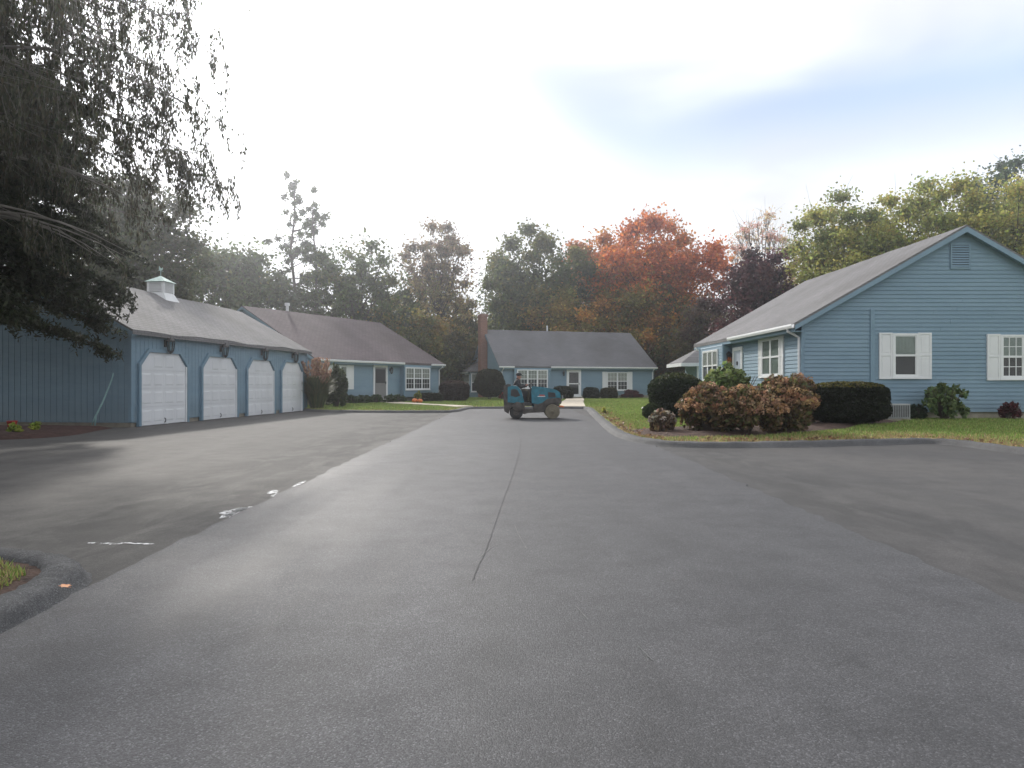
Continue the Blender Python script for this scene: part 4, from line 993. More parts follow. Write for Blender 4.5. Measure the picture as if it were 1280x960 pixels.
# ------------------------------------------------------------------ sweeper
def machine():
    ox, oy = at(630, 25.9), 25.9
    root = tag(empty('ride_on_sweeper', (ox, oy, 0)), 'teal ride-on sweeper with dust coated wheels stopped across the drive', 'vehicle')
    W_ = 1.15; h = W_ / 2; sc = .985
    def prof(zx): return [((x - 190) / 314, (795 - y) / 314) for x, y in zx]
    def side(name, pts, mat, y0, y1, bevel=.025): return MB().prism(prof(pts), y0, y1, 'xz').build(name, mat, root, bevel=bevel)
    side('chassis', [(250, 600), (420, 600), (440, 690), (540, 690), (545, 620), (640, 640), (680, 640), (690, 600), (830, 590), (835, 640), (690, 660), (660, 712), (470, 722), (430, 735), (300, 700)], MT['dusty'], -h + .06, h - .06, .012)
    hood = side('hood', [(528, 640), (520, 470), (535, 428), (560, 425), (690, 440), (800, 465), (838, 492), (845, 548), (700, 560), (640, 610), (560, 640)], MT['teal'], -h + .08, h - .08, .035)
    g = MB().prism(prof([(705, 480), (790, 490), (795, 540), (710, 545)]), -h + .065, h - .065, 'xz').build('grille', MT['black'], hood)
    MB().prism(prof([(585, 528), (672, 528), (672, 536), (585, 536)]), -h + .07, h - .07, 'xz').build('white_stripe', MT['white'], hood)
    MB().prism(prof([(600, 511), (665, 513), (668, 526), (610, 526)]), -h + .07, h - .07, 'xz').build('red_emblem', MT['red'], hood)
    # dusty front skirt arching over the wheel
    side('fender', [(540, 690), (548, 640), (640, 610), (700, 562), (845, 550), (862, 590), (855, 615), (800, 606), (745, 604), (700, 620), (672, 655), (655, 700), (600, 716)], MT['dusty'], -h + .02, h - .02, .015)
    rb = side('hopper', [(205, 700), (190, 470), (200, 410), (240, 395), (262, 400), (262, 640), (240, 720)], MT['dusty'], -h + .03, h - .03, .03)
    side('rear_cowl', [(245, 590), (245, 430), (290, 418), (345, 424), (385, 470), (415, 590), (350, 600)], MT['teal'], -h, h, .035)
    MB().prism(prof([(272, 520), (275, 455), (320, 445), (350, 460), (380, 520), (330, 538)]), -h - .012, h + .012, 'xz').build('cowl_recess', MT['black'], root, bevel=.006)
    side('seat', [(392, 540), (400, 486), (352, 482), (335, 400), (352, 392), (372, 460), (420, 466), (470, 478), (468, 500), (440, 545)], MT['rubber'], -.26, .26, .02)
    side('floor_plate', [(415, 640), (418, 610), (535, 612), (538, 642)], MT['black'], -h + .08, h - .08, .008)
    side('seat_frame', [(420, 470), (515, 450), (535, 470), (535, 600), (420, 600)], MT['black'], .05, h - .12, .02)
    col = MB(); pz = lambda x, y: ((x - 190) / 314, 0, (795 - y) / 314)
    col.tube([pz(515, 600), pz(525, 470), pz(500, 425), pz(484, 405)], [.035, .032, .024, .02], 8); col.build('steering_column', MT['black'], root, smooth=True)
    c = Vector(pz(478, 400)); ax = Vector((-.55, 0, .83)).normalized(); a = Vector((0, 1, 0)); b_ = ax.cross(a)
    sw = MB(); ring = [c + (a * math.cos(t) + b_ * math.sin(t)) * .19 for t in np.linspace(0, 2 * math.pi, 25)]
    sw.tube(ring, .016, 6, cap=False)
    for t in (0.4, 2.5, 4.6): sw.tube([c, c + (a * math.cos(t) + b_ * math.sin(t)) * .19], .011, 5)
    sw.build('steering_wheel', MT['black'], root, smooth=True)
    def wheel(x, y, r, w, mat):
        wb_ = MB(); pr_ = [(r * .55, -w / 2), (r * .93, -w / 2), (r, -w / 2 + .03), (r, w / 2 - .03), (r * .93, w / 2), (r * .55, w / 2)]
        wb_.lathe(pr_, 28, 'y', (x, y, r))
        wo = wb_.build('wheel', mat, root, smooth=False)
        hb = MB(); s_ = -1 if y < 0 else 1
        hb.lathe([(r * .5, s_ * (w / 2 + .001)), (r * .5, s_ * (w / 2 + .012)), (r * .2, s_ * (w / 2 + .02)), (r * .16, s_ * (w / 2 + .05)), (.02, s_ * (w / 2 + .055))], 20, 'y', (x, y, r))
        hb.build('hub', MT['dusty'] if mat is MT['rubber'] else MT['tan_tyre'], wo)
    for y in (-h + .13, h - .13):
        wheel((335 - 190) / 314, y, .25, .24, MT['rubber']); wheel((757 - 190) / 314, y, .275, .26, MT['tan_tyre'])
    # dusty brush guard over the rear wheel
    ar = MB()
    cxx, czz, r0 = (335 - 190) / 314, .25, .31
    pts = [(cxx + math.cos(t) * r0, czz + math.sin(t) * r0) for t in np.linspace(math.pi * .95, math.pi * .12, 14)]; inn = [(cxx + math.cos(t) * (r0 - .05), czz + math.sin(t) * (r0 - .05)) for t in np.linspace(math.pi * .12, math.pi * .95, 14)]
    ar.prism(pts + inn, -h - .03, h + .03, 'xz'); ar.build('mudguard', MT['dusty'], root)
    gd_ = MB(); gd_.lathe([(.02, -h - .055), (.17, -h - .05), (.19, -h - .02)], 20, 'y', ((350 - 190) / 314, 0, (795 - 655) / 314)); gd_.build('brush_cover', MT['dusty'], root, smooth=True)
    hl = MB(); hl.tube([pz(850, 590), pz(880, 560), pz(885, 548)], .015, 6); hl.tube([pz(885, 520), pz(887, 560)], .035, 8)
    o = hl.build('marker_light', MT['grey_metal'], root)
    MB().prism(prof([(835, 640), (895, 648), (895, 660), (835, 655)]), -.5, .5, 'xz').build('bumper_bar', MT['orange'], root)
    rl = MB(); rl.tube([(pz(262, 418)[0], -h + .1, pz(0, 418)[2]), (pz(330, 412)[0], -h + .1, pz(0, 405)[2]), (pz(385, 450)[0], -h + .1, pz(0, 450)[2]), (pz(412, 530)[0], -h + .1, pz(0, 530)[2])], .016, 6)
    rl.build('side_rail', MT['grey_metal'], root, smooth=True)
    return root, ox, oy
SW, swx, swy = machine()

def driver():
    P = lambda x, y, w=0.0: (swx + (x - 190) / 314, swy + w, (795 - y) / 314)
    V = []; E = []; Rd = []
    def chain(pts, rad, start=None):
        prev = start
        for p, r in zip(pts, rad):
            V.append(p); Rd.append(r); i = len(V) - 1
            if prev is not None: E.append((prev, i))
            prev = i
        return prev
    pel = chain([P(372, 475)], [.15])
    ab = chain([P(355, 440), P(343, 405)], [.165, .185], pel)
    ch_ = chain([P(345, 366)], [.195], ab)
    nk = chain([P(356, 338), P(362, 322)], [.09, .062], ch_)
    hd = chain([P(367, 302), P(370, 282)], [.098, .098], nk)
    for s_ in (-1, 1):
        hip = chain([P(385, 478, s_ * .09)], [.10], pel)
        chain([P(430, 468, s_ * .13), P(472, 470, s_ * .15), P(480, 520, s_ * .15), P(482, 580, s_ * .15), P(492, 603, s_ * .15), P(522, 605, s_ * .16)], [.105, .088, .075, .055, .045, .034], hip)
        sh = chain([P(352, 362, s_ * .18)], [.085], ch_)
        chain([P(362, 395, s_ * .25), P(382, 428, s_ * .27), P(425, 412, s_ * .22), P(458, 398, s_ * .19)], [.082, .068, .056, .036], sh)
    me = bpy.data.meshes.new('person'); me.from_pydata(V, E, [])
    o = bpy.data.objects.new('person_frame', me); C.objects.link(o)
    md = o.modifiers.new('skin', 'SKIN'); md.use_smooth_shade = True
    for i, r in enumerate(Rd): me.skin_vertices[0].data[i].radius = (r, r)
    me.skin_vertices[0].data[0].use_root = True
    sb = o.modifiers.new('sub', 'SUBSURF'); sb.levels = 2; sb.render_levels = 2
    bpy.context.view_layer.update()
    dg = bpy.context.evaluated_depsgraph_get()
    nm = bpy.data.meshes.new_from_object(o.evaluated_get(dg)); nm.name = 'person'
    bpy.data.objects.remove(o)
    jac = simple('black_jacket_cloth', (0.022, 0.022, 0.026), .85, .3, 8); tro = simple('olive_trousers', (0.085, 0.078, 0.055), .9, .2, 8); skin = simple('skin', (0.42, 0.22, 0.16), .5, .1, 8); boot = MT['rubber']
    nm.materials.clear()
    for m_ in (jac, tro, skin, boot): nm.materials.append(m_)
    zx = lambda p: ((p.x - swx) * 314 + 190, 795 - p.z * 314)
    for f in nm.polygons:
        x, y = zx(f.center)
        f.material_index = 0
        if y > 468 or (x > 400 and y > 440): f.material_index = 1
        if y > 590: f.material_index = 3
        if y < 332 : f.material_index = 2
        if x > 447 and y < 420: f.material_index = 2
        f.use_smooth = True
    # face: nose, brow, chin ; hands with five fingers closed on the rim
    bm = bmesh.new(); bm.from_mesh(nm)
    def grow(pts, rad, n, mi):
        t = MB(); t.tube(pts, rad, n); vs = [bm.verts.new(p) for p in t.v]
        for f in t.f:
            fc = bm.faces.new([vs[i] for i in f]); fc.material_index = mi; fc.smooth = True
    grow([P(392, 298), P(399, 306), P(396, 310)], [.012, .016, .012], 6, 2)
    grow([P(386, 322, -.02), P(390, 321, 0), P(386, 322, .02)], [.008, .012, .008], 5, 2)
    for s_ in (-1, 1):
        grow([P(391, 296, s_ * .03), P(392, 296, s_ * .035)], [.010, .008], 5, 3)
        grow([P(362, 296, s_ * .082), P(366, 306, s_ * .086), P(362, 314, s_ * .08)], [.012, .02, .01], 5, 2)
        for k in range(4):
            w_ = s_ * (.19 - .02 + .018 * k); L_ = (1, 1.15, 1.05, .8)[k]
            grow([P(456, 394, w_), P(456 + 14 * L_, 388, w_), P(456 + 20 * L_, 396, w_ * .98), P(456 + 12 * L_, 404, w_ * .97)], [.010, .0095, .009, .007], 5, 2)
        grow([P(454, 400, s_ * .165), P(462, 405, s_ * .145), P(470, 402, s_ * .14)], [.011, .0105, .008], 5, 2)
    bm.to_mesh(nm); bm.free()
    po = link('person', nm, None)
    tag(po, 'person in a black jacket and dark cap driving the teal sweeper', 'person')
    cap = MB(); c0 = P(366, 286)
    cap.lathe([(.112, .0), (.116, .03), (.100, .075), (.055, .105), (.01, .112)], 16, 'z', c0)
    cap.add([(c0[0] + .06, c0[1] - .08, c0[2] + .012), (c0[0] + .17, c0[1] - .05, c0[2] - .005), (c0[0] + .17, c0[1] + .05, c0[2] - .005), (c0[0] + .06, c0[1] + .08, c0[2] + .012),
             (c0[0] + .06, c0[1] - .08, c0[2] + .026), (c0[0] + .17, c0[1] - .05, c0[2] + .007), (c0[0] + .17, c0[1] + .05, c0[2] + .007), (c0[0] + .06, c0[1] + .08, c0[2] + .026)], [(3, 2, 1, 0), (4, 5, 6, 7), (0, 1, 5, 4), (1, 2, 6, 5), (2, 3, 7, 6), (3, 0, 4, 7)])
    cap.build('cap', jac, po, smooth=False)
    hood_ = MB(); hood_.tube([P(340, 318), P(352, 334), P(372, 340)], [.05, .085, .06], 10); hood_.build('collar', jac, po, smooth=True)
driver()

# ------------------------------------------------------------------ trees
FOL = 2.35
def tree(name, label, x, y, h, r, cb, pal, n, leaf=.30, k=34, tall=1.0, clump=.30, bark='bark', gap=0.0, trunk_r=None, twigs=0, top_pal=None, group='trees round the houses', lean=(0, 0), ell=1.3, mode='rand', mat='leaf', hollow=.45, zbias=0.0, trans_top=.62, side_pal=None, squash=.75):
    z0 = lz(x, y) - .1 if abs(x) < 60 and y < 105 else -.05
    root = tag(empty(name, (x, y, z0)), label, 'tree', group)
    tr = trunk_r or h * .018
    rs = np.random.default_rng(int(abs(x) * 100 + y * 7))
    cz = (cb + h) / 2; rz = (h - cb) / 2
    cc = []
    while len(cc) < k:
        d = rs.normal(0, 1, 3); d /= np.linalg.norm(d); q = rs.uniform(hollow, 1.0) ** .6
        lob = 1 + .16 * math.sin(3 * math.atan2(d[1], d[0]) + x) + .12 * math.sin(5 * d[2] + y)
        p = np.array([d[0] * r * q * lob * .86, d[1] * r * q * lob * .86, cz + d[2] * rz * q * .93])
        if p[2] < cb * .9: continue
        t = (p[2] - cb) / (h - cb)
        if tall > 1.5: p[:2] = d[:2] * r * q * (max(.16, 1.0 - t) ** .75) * rs.uniform(.3, 1.25)
        p[:2] += np.array(lean) * t
        if cc and min(np.linalg.norm(p - c) for c in cc) < r * clump * .5 and rs.random() < .8: continue
        cc.append(p)
    cc = np.array(cc)
    mb = MB(); bend = rs.normal(0, r * .05, (6, 2)); tp = []
    th_ = cb + (h - cb) * (.88 if tall > 1.5 else .62)
    for i in range(7):
        f = i / 6; b = bend[min(i, 5)] * (f > 0); tp.append((b[0] + lean[0] * f * .6, b[1] + lean[1] * f * .6, f * th_))
    mb.tube(tp, [tr * (1.35 if i == 0 else 1.0) * (1 - .82 * i / 6) for i in range(7)], 8)
    for c in cc:
        f = np.clip((c[2] * .62) / th_, .25, .95) if tall < 1.5 else np.clip((c[2] * .93) / th_, .2, .97)
        i = min(int(f * 6), 5); g = f * 6 - i
        b = np.array(tp[i]) * (1 - g) + np.array(tp[i + 1]) * g
        m1 = b + (c - b) * .5 + np.array([0, 0, -.06 * np.linalg.norm(c - b)]) + rs.normal(0, .12, 3)
        lr = tr * .42 * (1 - f * .6)
        mb.tube([b, m1, c], [lr, lr * .6, lr * .2], 5, cap=False)
        for t_ in range(twigs):
            e = c + rs.normal(0, 1, 3) * r * clump * np.array([.8, .8, .9]) + np.array([0, 0, r * .1]); mm = (c + e) / 2 + rs.normal(0, .12, 3)
            mb.tube([c + (m1 - c) * .3, mm, e], [lr * .30, lr * .18, lr * .07], 3, cap=False)
    mb.build('trunk', MT[bark], root, smooth=True)
    n = int(n * 1.55); leaf *= .84
    if n:
        w = rs.uniform(.6, 1.4, k); w /= w.sum(); idx = rs.choice(k, n, p=w)
        d = rs.normal(0, 1, (n, 3)); d /= np.linalg.norm(d, axis=1)[:, None]; q = np.abs(rs.normal(0, .62, n))
        cr = (r * clump * rs.uniform(.75, 1.3, k))[idx]
        if tall > 1.5: cr = cr * np.clip(1.25 - (cc[idx, 2] - cb) / (h - cb), .42, 1)
        P = cc[idx] + d * (q * cr)[:, None] * np.array([1, 1, squash])
        P += (rs.normal(0, .10, (n, 3)))
        ns = int(n * .12); dd = rs.normal(0, 1, (ns, 3)); dd /= np.linalg.norm(dd, axis=1)[:, None]; qq = rs.random(ns) ** .45
        if tall < 1.5: P[:ns] = dd * qq[:, None] * np.array([r * .84, r * .84, rz * .84]) + np.array([0, 0, cz])
        n0 = len(P); P = np.concatenate([P]); 
        palA = np.array(pal); cb_ = palA[rs.integers(0, len(palA), k)][idx] * FOL
        if top_pal is not None:
            tpz = (1.2, 1.3, 1.35) * np.array(top_pal)[rs.integers(0, len(top_pal), k)][idx]; f = (P[:, 2] - cb) / (h - cb) + rs.normal(0, .07, n) + (np.abs(P[:, 0]) / r) * .12 + (side_pal or 0) * P[:, 0] / r
            cb_ = np.where((f > trans_top)[:, None], tpz, cb_)
        col = np.clip(cb_ * (1 + rs.normal(0, .22, (n, 1))) * (1 + rs.normal(0, .08, (n, 3))), .004, .9)
        cards('crown', MT[mat], root, P, leaf * rs.uniform(.6, 1.3, n), col, ell, mode)
    return root

GREEN_D = [(0.034, 0.047, 0.015), (0.043, 0.057, 0.019), (0.030, 0.038, 0.015)]
OLIVE = [(0.115, 0.098, 0.024), (0.085, 0.085, 0.023), (0.15, 0.105, 0.026), (0.070, 0.072, 0.021)]
RUST = [(0.25, 0.135, 0.034), (0.21, 0.11, 0.028), (0.15, 0.11, 0.028)]
tree('cedar_tree', 'dense blackish green tree rising behind the garage roof left of the cupola', at(168, 38), 38, hz(196, 38), 4.1, 2.0, [(0.030, 0.036, 0.015), (0.038, 0.043, 0.018)], 30000, .22, k=64, clump=.26, hollow=.2)
tree('oak_tree', 'dark green tree between the garage cupola and the spired pine', at(295, 58), 58, hz(303, 58), 5.4, 2.0, GREEN_D + OLIVE[1:2], 21000, .30, k=44)
tree('pine_tree', 'tall thin pine with an airy spire above all its neighbours', at(366, 62), 62, hz(196, 62), 4.6, 4.0, GREEN_D + [(0.04, 0.05, 0.03)], 4600, .20, k=70, tall=2, clump=.16, twigs=1, trunk_r=.24, squash=.8)
tree('pine_tree', 'shorter pine spire standing just beside the tallest pine', at(393, 61), 61, hz(220, 61), 3.6, 5.0, GREEN_D, 3000, .20, k=54, tall=2, clump=.18, twigs=1, trunk_r=.20, squash=.8)
tree('ash_tree', 'loose green tree full of sky gaps over the purple brown roof', at(450, 60), 60, hz(278, 60), 6.2, 2.0, GREEN_D + OLIVE[3:], 15000, .26, k=80, clump=.15, twigs=3, hollow=.1)
tree('ash_tree', 'rust brown thinning tree with bare twigs above the gap between houses', at(545, 66), 66, hz(262, 66), 5.3, 2.0, [(0.17, 0.135, 0.06), (0.13, 0.11, 0.042), (0.11, 0.10, 0.04)], 14500, .25, k=84, clump=.16, twigs=4, top_pal=[(0.25, 0.18, 0.11), (0.21, 0.15, 0.10)], trans_top=.55, hollow=.1)
tree('oak_tree', 'dark green dome shaped tree rising behind the brick chimney', at(662, 74), 74, hz(281, 74), 6.9, 2.2, GREEN_D + [(0.055, 0.065, 0.02), (0.08, 0.078, 0.022), (0.06, 0.066, 0.02)], 34000, .31, k=80, clump=.19, hollow=.2)
tree('maple_tree', 'broad maple with orange red top and olive lower leaves', at(818, 75), 75, hz(262, 75), 8.3, 1.5, RUST + OLIVE[:2], 58000, .31, k=120, clump=.17, top_pal=[(0.60, 0.185, 0.045), (0.54, 0.16, 0.045), (0.47, 0.175, 0.04), (0.43, 0.125, 0.04)], trans_top=.50, side_pal=.14, hollow=.2)
tree('maple_tree', 'half turned maple with salmon leaf edges left of the orange one', at(742, 78), 78, hz(281, 78), 5.8, 2.0, RUST + OLIVE[1:2], 25000, .31, k=64, clump=.20, top_pal=[(0.46, 0.18, 0.075), (0.33, 0.165, 0.06)], trans_top=.55, hollow=.2)
tree('beech_tree', 'dark purple leaved tree behind the near house roof', at(944, 52), 52, hz(304, 52), 4.0, 1.5, [(0.046, 0.022, 0.025), (0.06, 0.028, 0.03), (0.036, 0.022, 0.02)], 20000, .24, k=70, clump=.19, twigs=1, hollow=.15)
tree('beech_tree', 'small dark tree below the orange maple by the far house end', at(893, 60), 60, hz(372, 60), 3.2, .5, [(0.055, 0.036, 0.026), (0.06, 0.052, 0.022)], 13000, .25, k=36, clump=.26)
tree('birch_tree', 'nearly bare pinkish twiggy tree between the orange and yellow trees', at(952, 76), 76, hz(256, 76), 5.0, 6.0, [(0.34, 0.21, 0.17), (0.30, 0.22, 0.13)], 3600, .22, k=60, clump=.20, twigs=7, bark='bark_pale')
YEL = [(0.175, 0.172, 0.05), (0.145, 0.152, 0.046), (0.20, 0.19, 0.056), (0.115, 0.126, 0.042)]
yg = dict(k=90, clump=.21, twigs=1, squash=.6, hollow=.2)
tree('locust_tree', 'yellow green tree over the left slope of the near roof', at(1050, 51), 51, hz(236, 51), 5.2, 2.0, YEL, 34000, .20, **yg)
tree('locust_tree', 'yellow green tree straight behind the near house gable peak', at(1150, 49), 49, hz(216, 49), 5.8, 2.0, YEL, 42000, .20, **yg)
tree('locust_tree', 'yellow green tree reaching the picture edge behind the near house', at(1258, 47), 47, hz(202, 47), 5.6, 2.0, YEL, 40000, .20, **yg)
tree('pine_tree', 'dark green pine top standing above the yellow trees', at(1268, 62), 62, hz(182, 62), 5.2, 6.0, [(0.04, 0.055, 0.028), (0.052, 0.068, 0.034)], 17000, .26, k=70, clump=.2, twigs=1, squash=.7)
tree('oak_tree', 'dark tree low between the left house and far house', at(566, 65), 65, hz(398, 65), 4.4, .4, [(0.055, 0.06, 0.02), (0.075, 0.065, 0.02), (0.038, 0.043, 0.017)], 20000, .26, k=50, clump=.24)
tree('oak_tree', 'low olive tree leaning over the far end of the purple roof', at(505, 61), 61, hz(385, 61), 4.2, 1.0, OLIVE, 15000, .26, k=50, clump=.22)
tree('oak_tree', 'olive brown tree behind the middle of the far grey roof', at(700, 71), 71, hz(352, 71), 4.9, .6, OLIVE + RUST[:1], 19000, .27, k=50, clump=.23)
tree('oak_tree', 'olive tree behind the far house roof end below the maple', at(784, 72), 72, hz(348, 72), 5.0, .6, OLIVE + RUST[:2], 20000, .27, k=50, clump=.23)
tree('oak_tree', 'dark tree filling the gap between far house and near house', at(858, 70), 70, hz(385, 70), 5.0, .4, [(0.07, 0.066, 0.022), (0.045, 0.048, 0.018), (0.115, 0.062, 0.026)], 22000, .27, k=50, clump=.24)
tree('oak_tree', 'broad dark tree mostly out of view, added to shade the garage end wall', -19.0, 13.2, 14.5, 6.4, 1.2, GREEN_D, 30000, .24, k=70, clump=.24, hollow=.2)  # added to block sky light from the garage end wall

tree('oak_tree', 'unseen dark tree added in front to shade the garage end wall', -16.0, 8.6, 13.0, 5.4, 2.6, GREEN_D, 24000, .24, k=70, clump=.25, hollow=.2)  # added out of view; its crown keeps sky light off the end wall

def thicket(name, pts, n, hgt, pal, leaf, spread=2.2):
    pal = [tuple(1.9 * c for c in q) for q in pal]
    pts = np.array(pts); i = rng.integers(0, len(pts) - 1, n); f = rng.random(n)
    p = pts[i] + (pts[i + 1] - pts[i]) * f[:, None]
    t = p[:, 0] * .55 + p[:, 1] * .3
    hh = hgt * (.62 + .22 * np.sin(t) + .16 * np.sin(2.7 * t + 1))
    z = rng.random(n) ** .8 * hh
    q = np.c_[p + rng.normal(0, spread * .4, (n, 2)), z]
    return cards(name, MT['leaf'], None, q, leaf * rng.uniform(.6, 1.3, n), shades(n, pal, .25), 1.3, kind='stuff')
thicket('undergrowth', [(-60, 58), (-30, 66), (-12, 74), (0, 80), (14, 80), (26, 76), (38, 66), (62, 52)], 60000, 9.0, OLIVE + GREEN_D + [(0.09, 0.055, 0.02)], .42, 3.0)
thicket('treeline', [(-120, 85), (-60, 98), (0, 104), (60, 98), (120, 80)], 42000, 15.0, OLIVE + GREEN_D, .75, 5.0)

# ---- near tree hanging over the garage: dark needled boughs
def needle_tree(name, label, x, y, h, reach, nb, zlo, zhi, seed, keep):
    root = tag(empty(name, (x, y, 0)), label, 'tree', 'trees round the houses'); rs = np.random.default_rng(seed)
    mb = MB(); mb.tube([(0, 0, -.1), (.05, 0, h * .3), (0, .1, h * .65), (.05, .05, h)], [.36, .28, .17, .03], 10)
    P = []; S = []
    for i in range(nb):
        z0 = rs.uniform(zlo, zhi); f = (z0 - zlo) / (h - zlo); L = reach * (1 - .40 * f) * rs.uniform(.7, 1.08); az = rs.uniform(-2.6, 1.0)
        d = np.array([math.cos(az), math.sin(az)]); pts = []
        for k in range(6):
            t = k / 5; pts.append((d[0] * L * t, d[1] * L * t, z0 + .12 * L * t - .34 * L * t * t + .06 * math.sin(5 * t + i)))
        mb.tube(pts, [.055 * (1 - .85 * k / 5) for k in range(6)], 5, cap=False)
        pa = np.array(pts); ns = int(62 * L / 5)
        for _ in range(ns):
            t = rs.uniform(.18, 1.0) * 5; k = min(int(t), 4); c = pa[k] + (pa[k + 1] - pa[k]) * (t - k)
            side = rs.normal(0, 1) * (.28 + .5 * (1 - abs(t / 5 - .5) * 1.2)); e = c + np.array([-d[1], d[0], 0]) * side + np.array([d[0], d[1], 0]) * abs(side) * .5 + np.array([0, 0, -.22 * abs(side) - rs.uniform(0, .16)])
            m_ = 46; tt = rs.random(m_)[:, None]; q = c + (e - c) * tt + rs.normal(0, .065, (m_, 3)); P.append(q)
    P = np.concatenate(P); n = len(P)
    mb.build('trunk', MT['bark'], root, smooth=True)
    cards('crown', MT['needle'], root, P, rng.uniform(.028, .06, n), shades(n, [(0.034, 0.042, 0.022), (0.042, 0.050, 0.026), (0.052, 0.060, 0.032)], .25), 3.4)
    return n
NN = needle_tree('spruce_tree', 'dark needled evergreen tree hanging over the near corner of the garage', -14.4, 16.0, 12.0, 5.0, 170, 2.9, 10.2, 5, None)

def weeping_tree(name, label, x, y, seed):
    root = tag(empty(name, (x, y, 0)), label, 'tree', 'trees round the houses'); rs = np.random.default_rng(seed)
    mb = MB(); H = 12.5
    mb.tube([(0, 0, -.1), (.15, .1, 2.5), (.2, 0, 5.5), (.5, .2, 9), (.8, .4, H)], [.30, .24, .19, .12, .03], 10)
    P = []; D = []
    for i in range(66):
        z0 = rs.uniform(3.6, 12.5) if i < 26 else rs.uniform(5.6, 12.5); L = rs.uniform(3.2, 4.1) if z0 < 5.6 else rs.uniform(3.8, 5.9); az = rs.uniform(-.8, 1.2)
        d = np.array([math.cos(az), math.sin(az)]); pts = []
        for k in range(8):
            t = k / 7; wob = .14 * math.sin(3.2 * t * 2 + i)
            pts.append((d[0] * L * t - d[1] * wob, d[1] * L * t + d[0] * wob, z0 + .42 * L * t - .50 * L * t * t))
        mb.tube(pts, [.05 * (1 - .9 * k / 7) for k in range(8)], 5, cap=False); pa = np.array(pts)
        for j in range(int(L * (7.5 if z0 > 5.6 else 1.2))):
            t = rs.uniform(.08, 1.0) * 7; k = min(int(t), 6); c = pa[k] + (pa[k + 1] - pa[k]) * (t - k)
            sd = rs.normal(0, .55); ln = rs.uniform(.35, 1.1)
            e = c + np.array([-d[1], d[0], 0]) * sd + np.array([d[0], d[1], 0]) * abs(sd) * .7 + np.array([0, 0, -.3 * ln])
            f_ = e + np.array([0, 0, -ln * .6]) + rs.normal(0, .08, 3)
            mb.tube([c, e, f_], [.010, .006, .003], 3, cap=False)
            m_ = rs.integers(30, 60); tt = rs.uniform(.42, 1.0, m_)[:, None]
            P.append(np.where(tt < .6, c + (e - c) * (tt / .6), e + (f_ - e) * ((tt - .6) / .4)) + rs.normal(0, .042, (m_, 3)) * np.array([1, 1, 1.6]) + np.array([0, 0, -.05]))
    mb.build('trunk', MT['bark_pale'], root, smooth=True)
    P = np.concatenate(P); n = len(P)
    cards('crown', MT['leaf'], root, P, rng.uniform(.024, .046, n), shades(n, [(0.075, 0.078, 0.046), (0.09, 0.082, 0.054), (0.06, 0.065, 0.04)], .25), 3.0, 'droop')
    return n
WN = weeping_tree('weeping_tree', 'leafy tree with drooping twigs and pale arching branches above the spruce', -11.4, 12.4, 3)
print('near leaves', NN, WN)

# ------------------------------------------------------------------ shrubs and small things
def stems(root, n, h, spread, r=.012):
    mb = MB()
    for i in range(n):
        a = rng.uniform(0, 6.28); s_ = rng.uniform(.2, 1) * spread
        mb.tube([(math.cos(a) * .06, math.sin(a) * .06, -.08), (math.cos(a) * s_ * .5, math.sin(a) * s_ * .5, h * .5), (math.cos(a) * s_, math.sin(a) * s_, h * .92)], [r, r * .8, r * .3], 4, cap=False)
    return mb.build('stem', MT['bark'], root)
def sheared(name, label, x, y, rx, ry, h, pal, n, leaf, power=3.5, flat=.8, rot=0, z=None, lift=0.0, group=None, top_pal=None):
    z0 = (lz(x, y) if z is None else z) + .0
    root = tag(empty(name, (x, y, z0), rot), label, 'shrub', group)
    d = rng.normal(0, 1, (n, 3)); d /= np.linalg.norm(d, axis=1)[:, None]
    k = (np.abs(d) ** power).sum(1) ** (-1 / power); q = 1 - np.abs(rng.normal(0, .055, n)); q[: n // 6] *= rng.uniform(.4, .95, n // 6)
    P = d * (k * q)[:, None] * np.array([rx, ry, h / 2 ]) + np.array([0, 0, h / 2 + lift])
    P[:, :2] *= (1 + .05 * np.sin(P[:, 2:3] * 6 + 1)) ; P[:, 2] = np.maximum(P[:, 2], .02)
    P += rng.normal(0, leaf * .3, (n, 3))
    col = shades(n, pal, .25)
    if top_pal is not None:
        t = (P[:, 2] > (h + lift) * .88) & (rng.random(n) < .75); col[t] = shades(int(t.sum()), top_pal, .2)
    cards('foliage', MT['leaf'], root, P, leaf * rng.uniform(.6, 1.3, n), col, 1.5)
    stems(root, 9, (h + lift) * .85, min(rx, ry) * .7, .018)
    return root
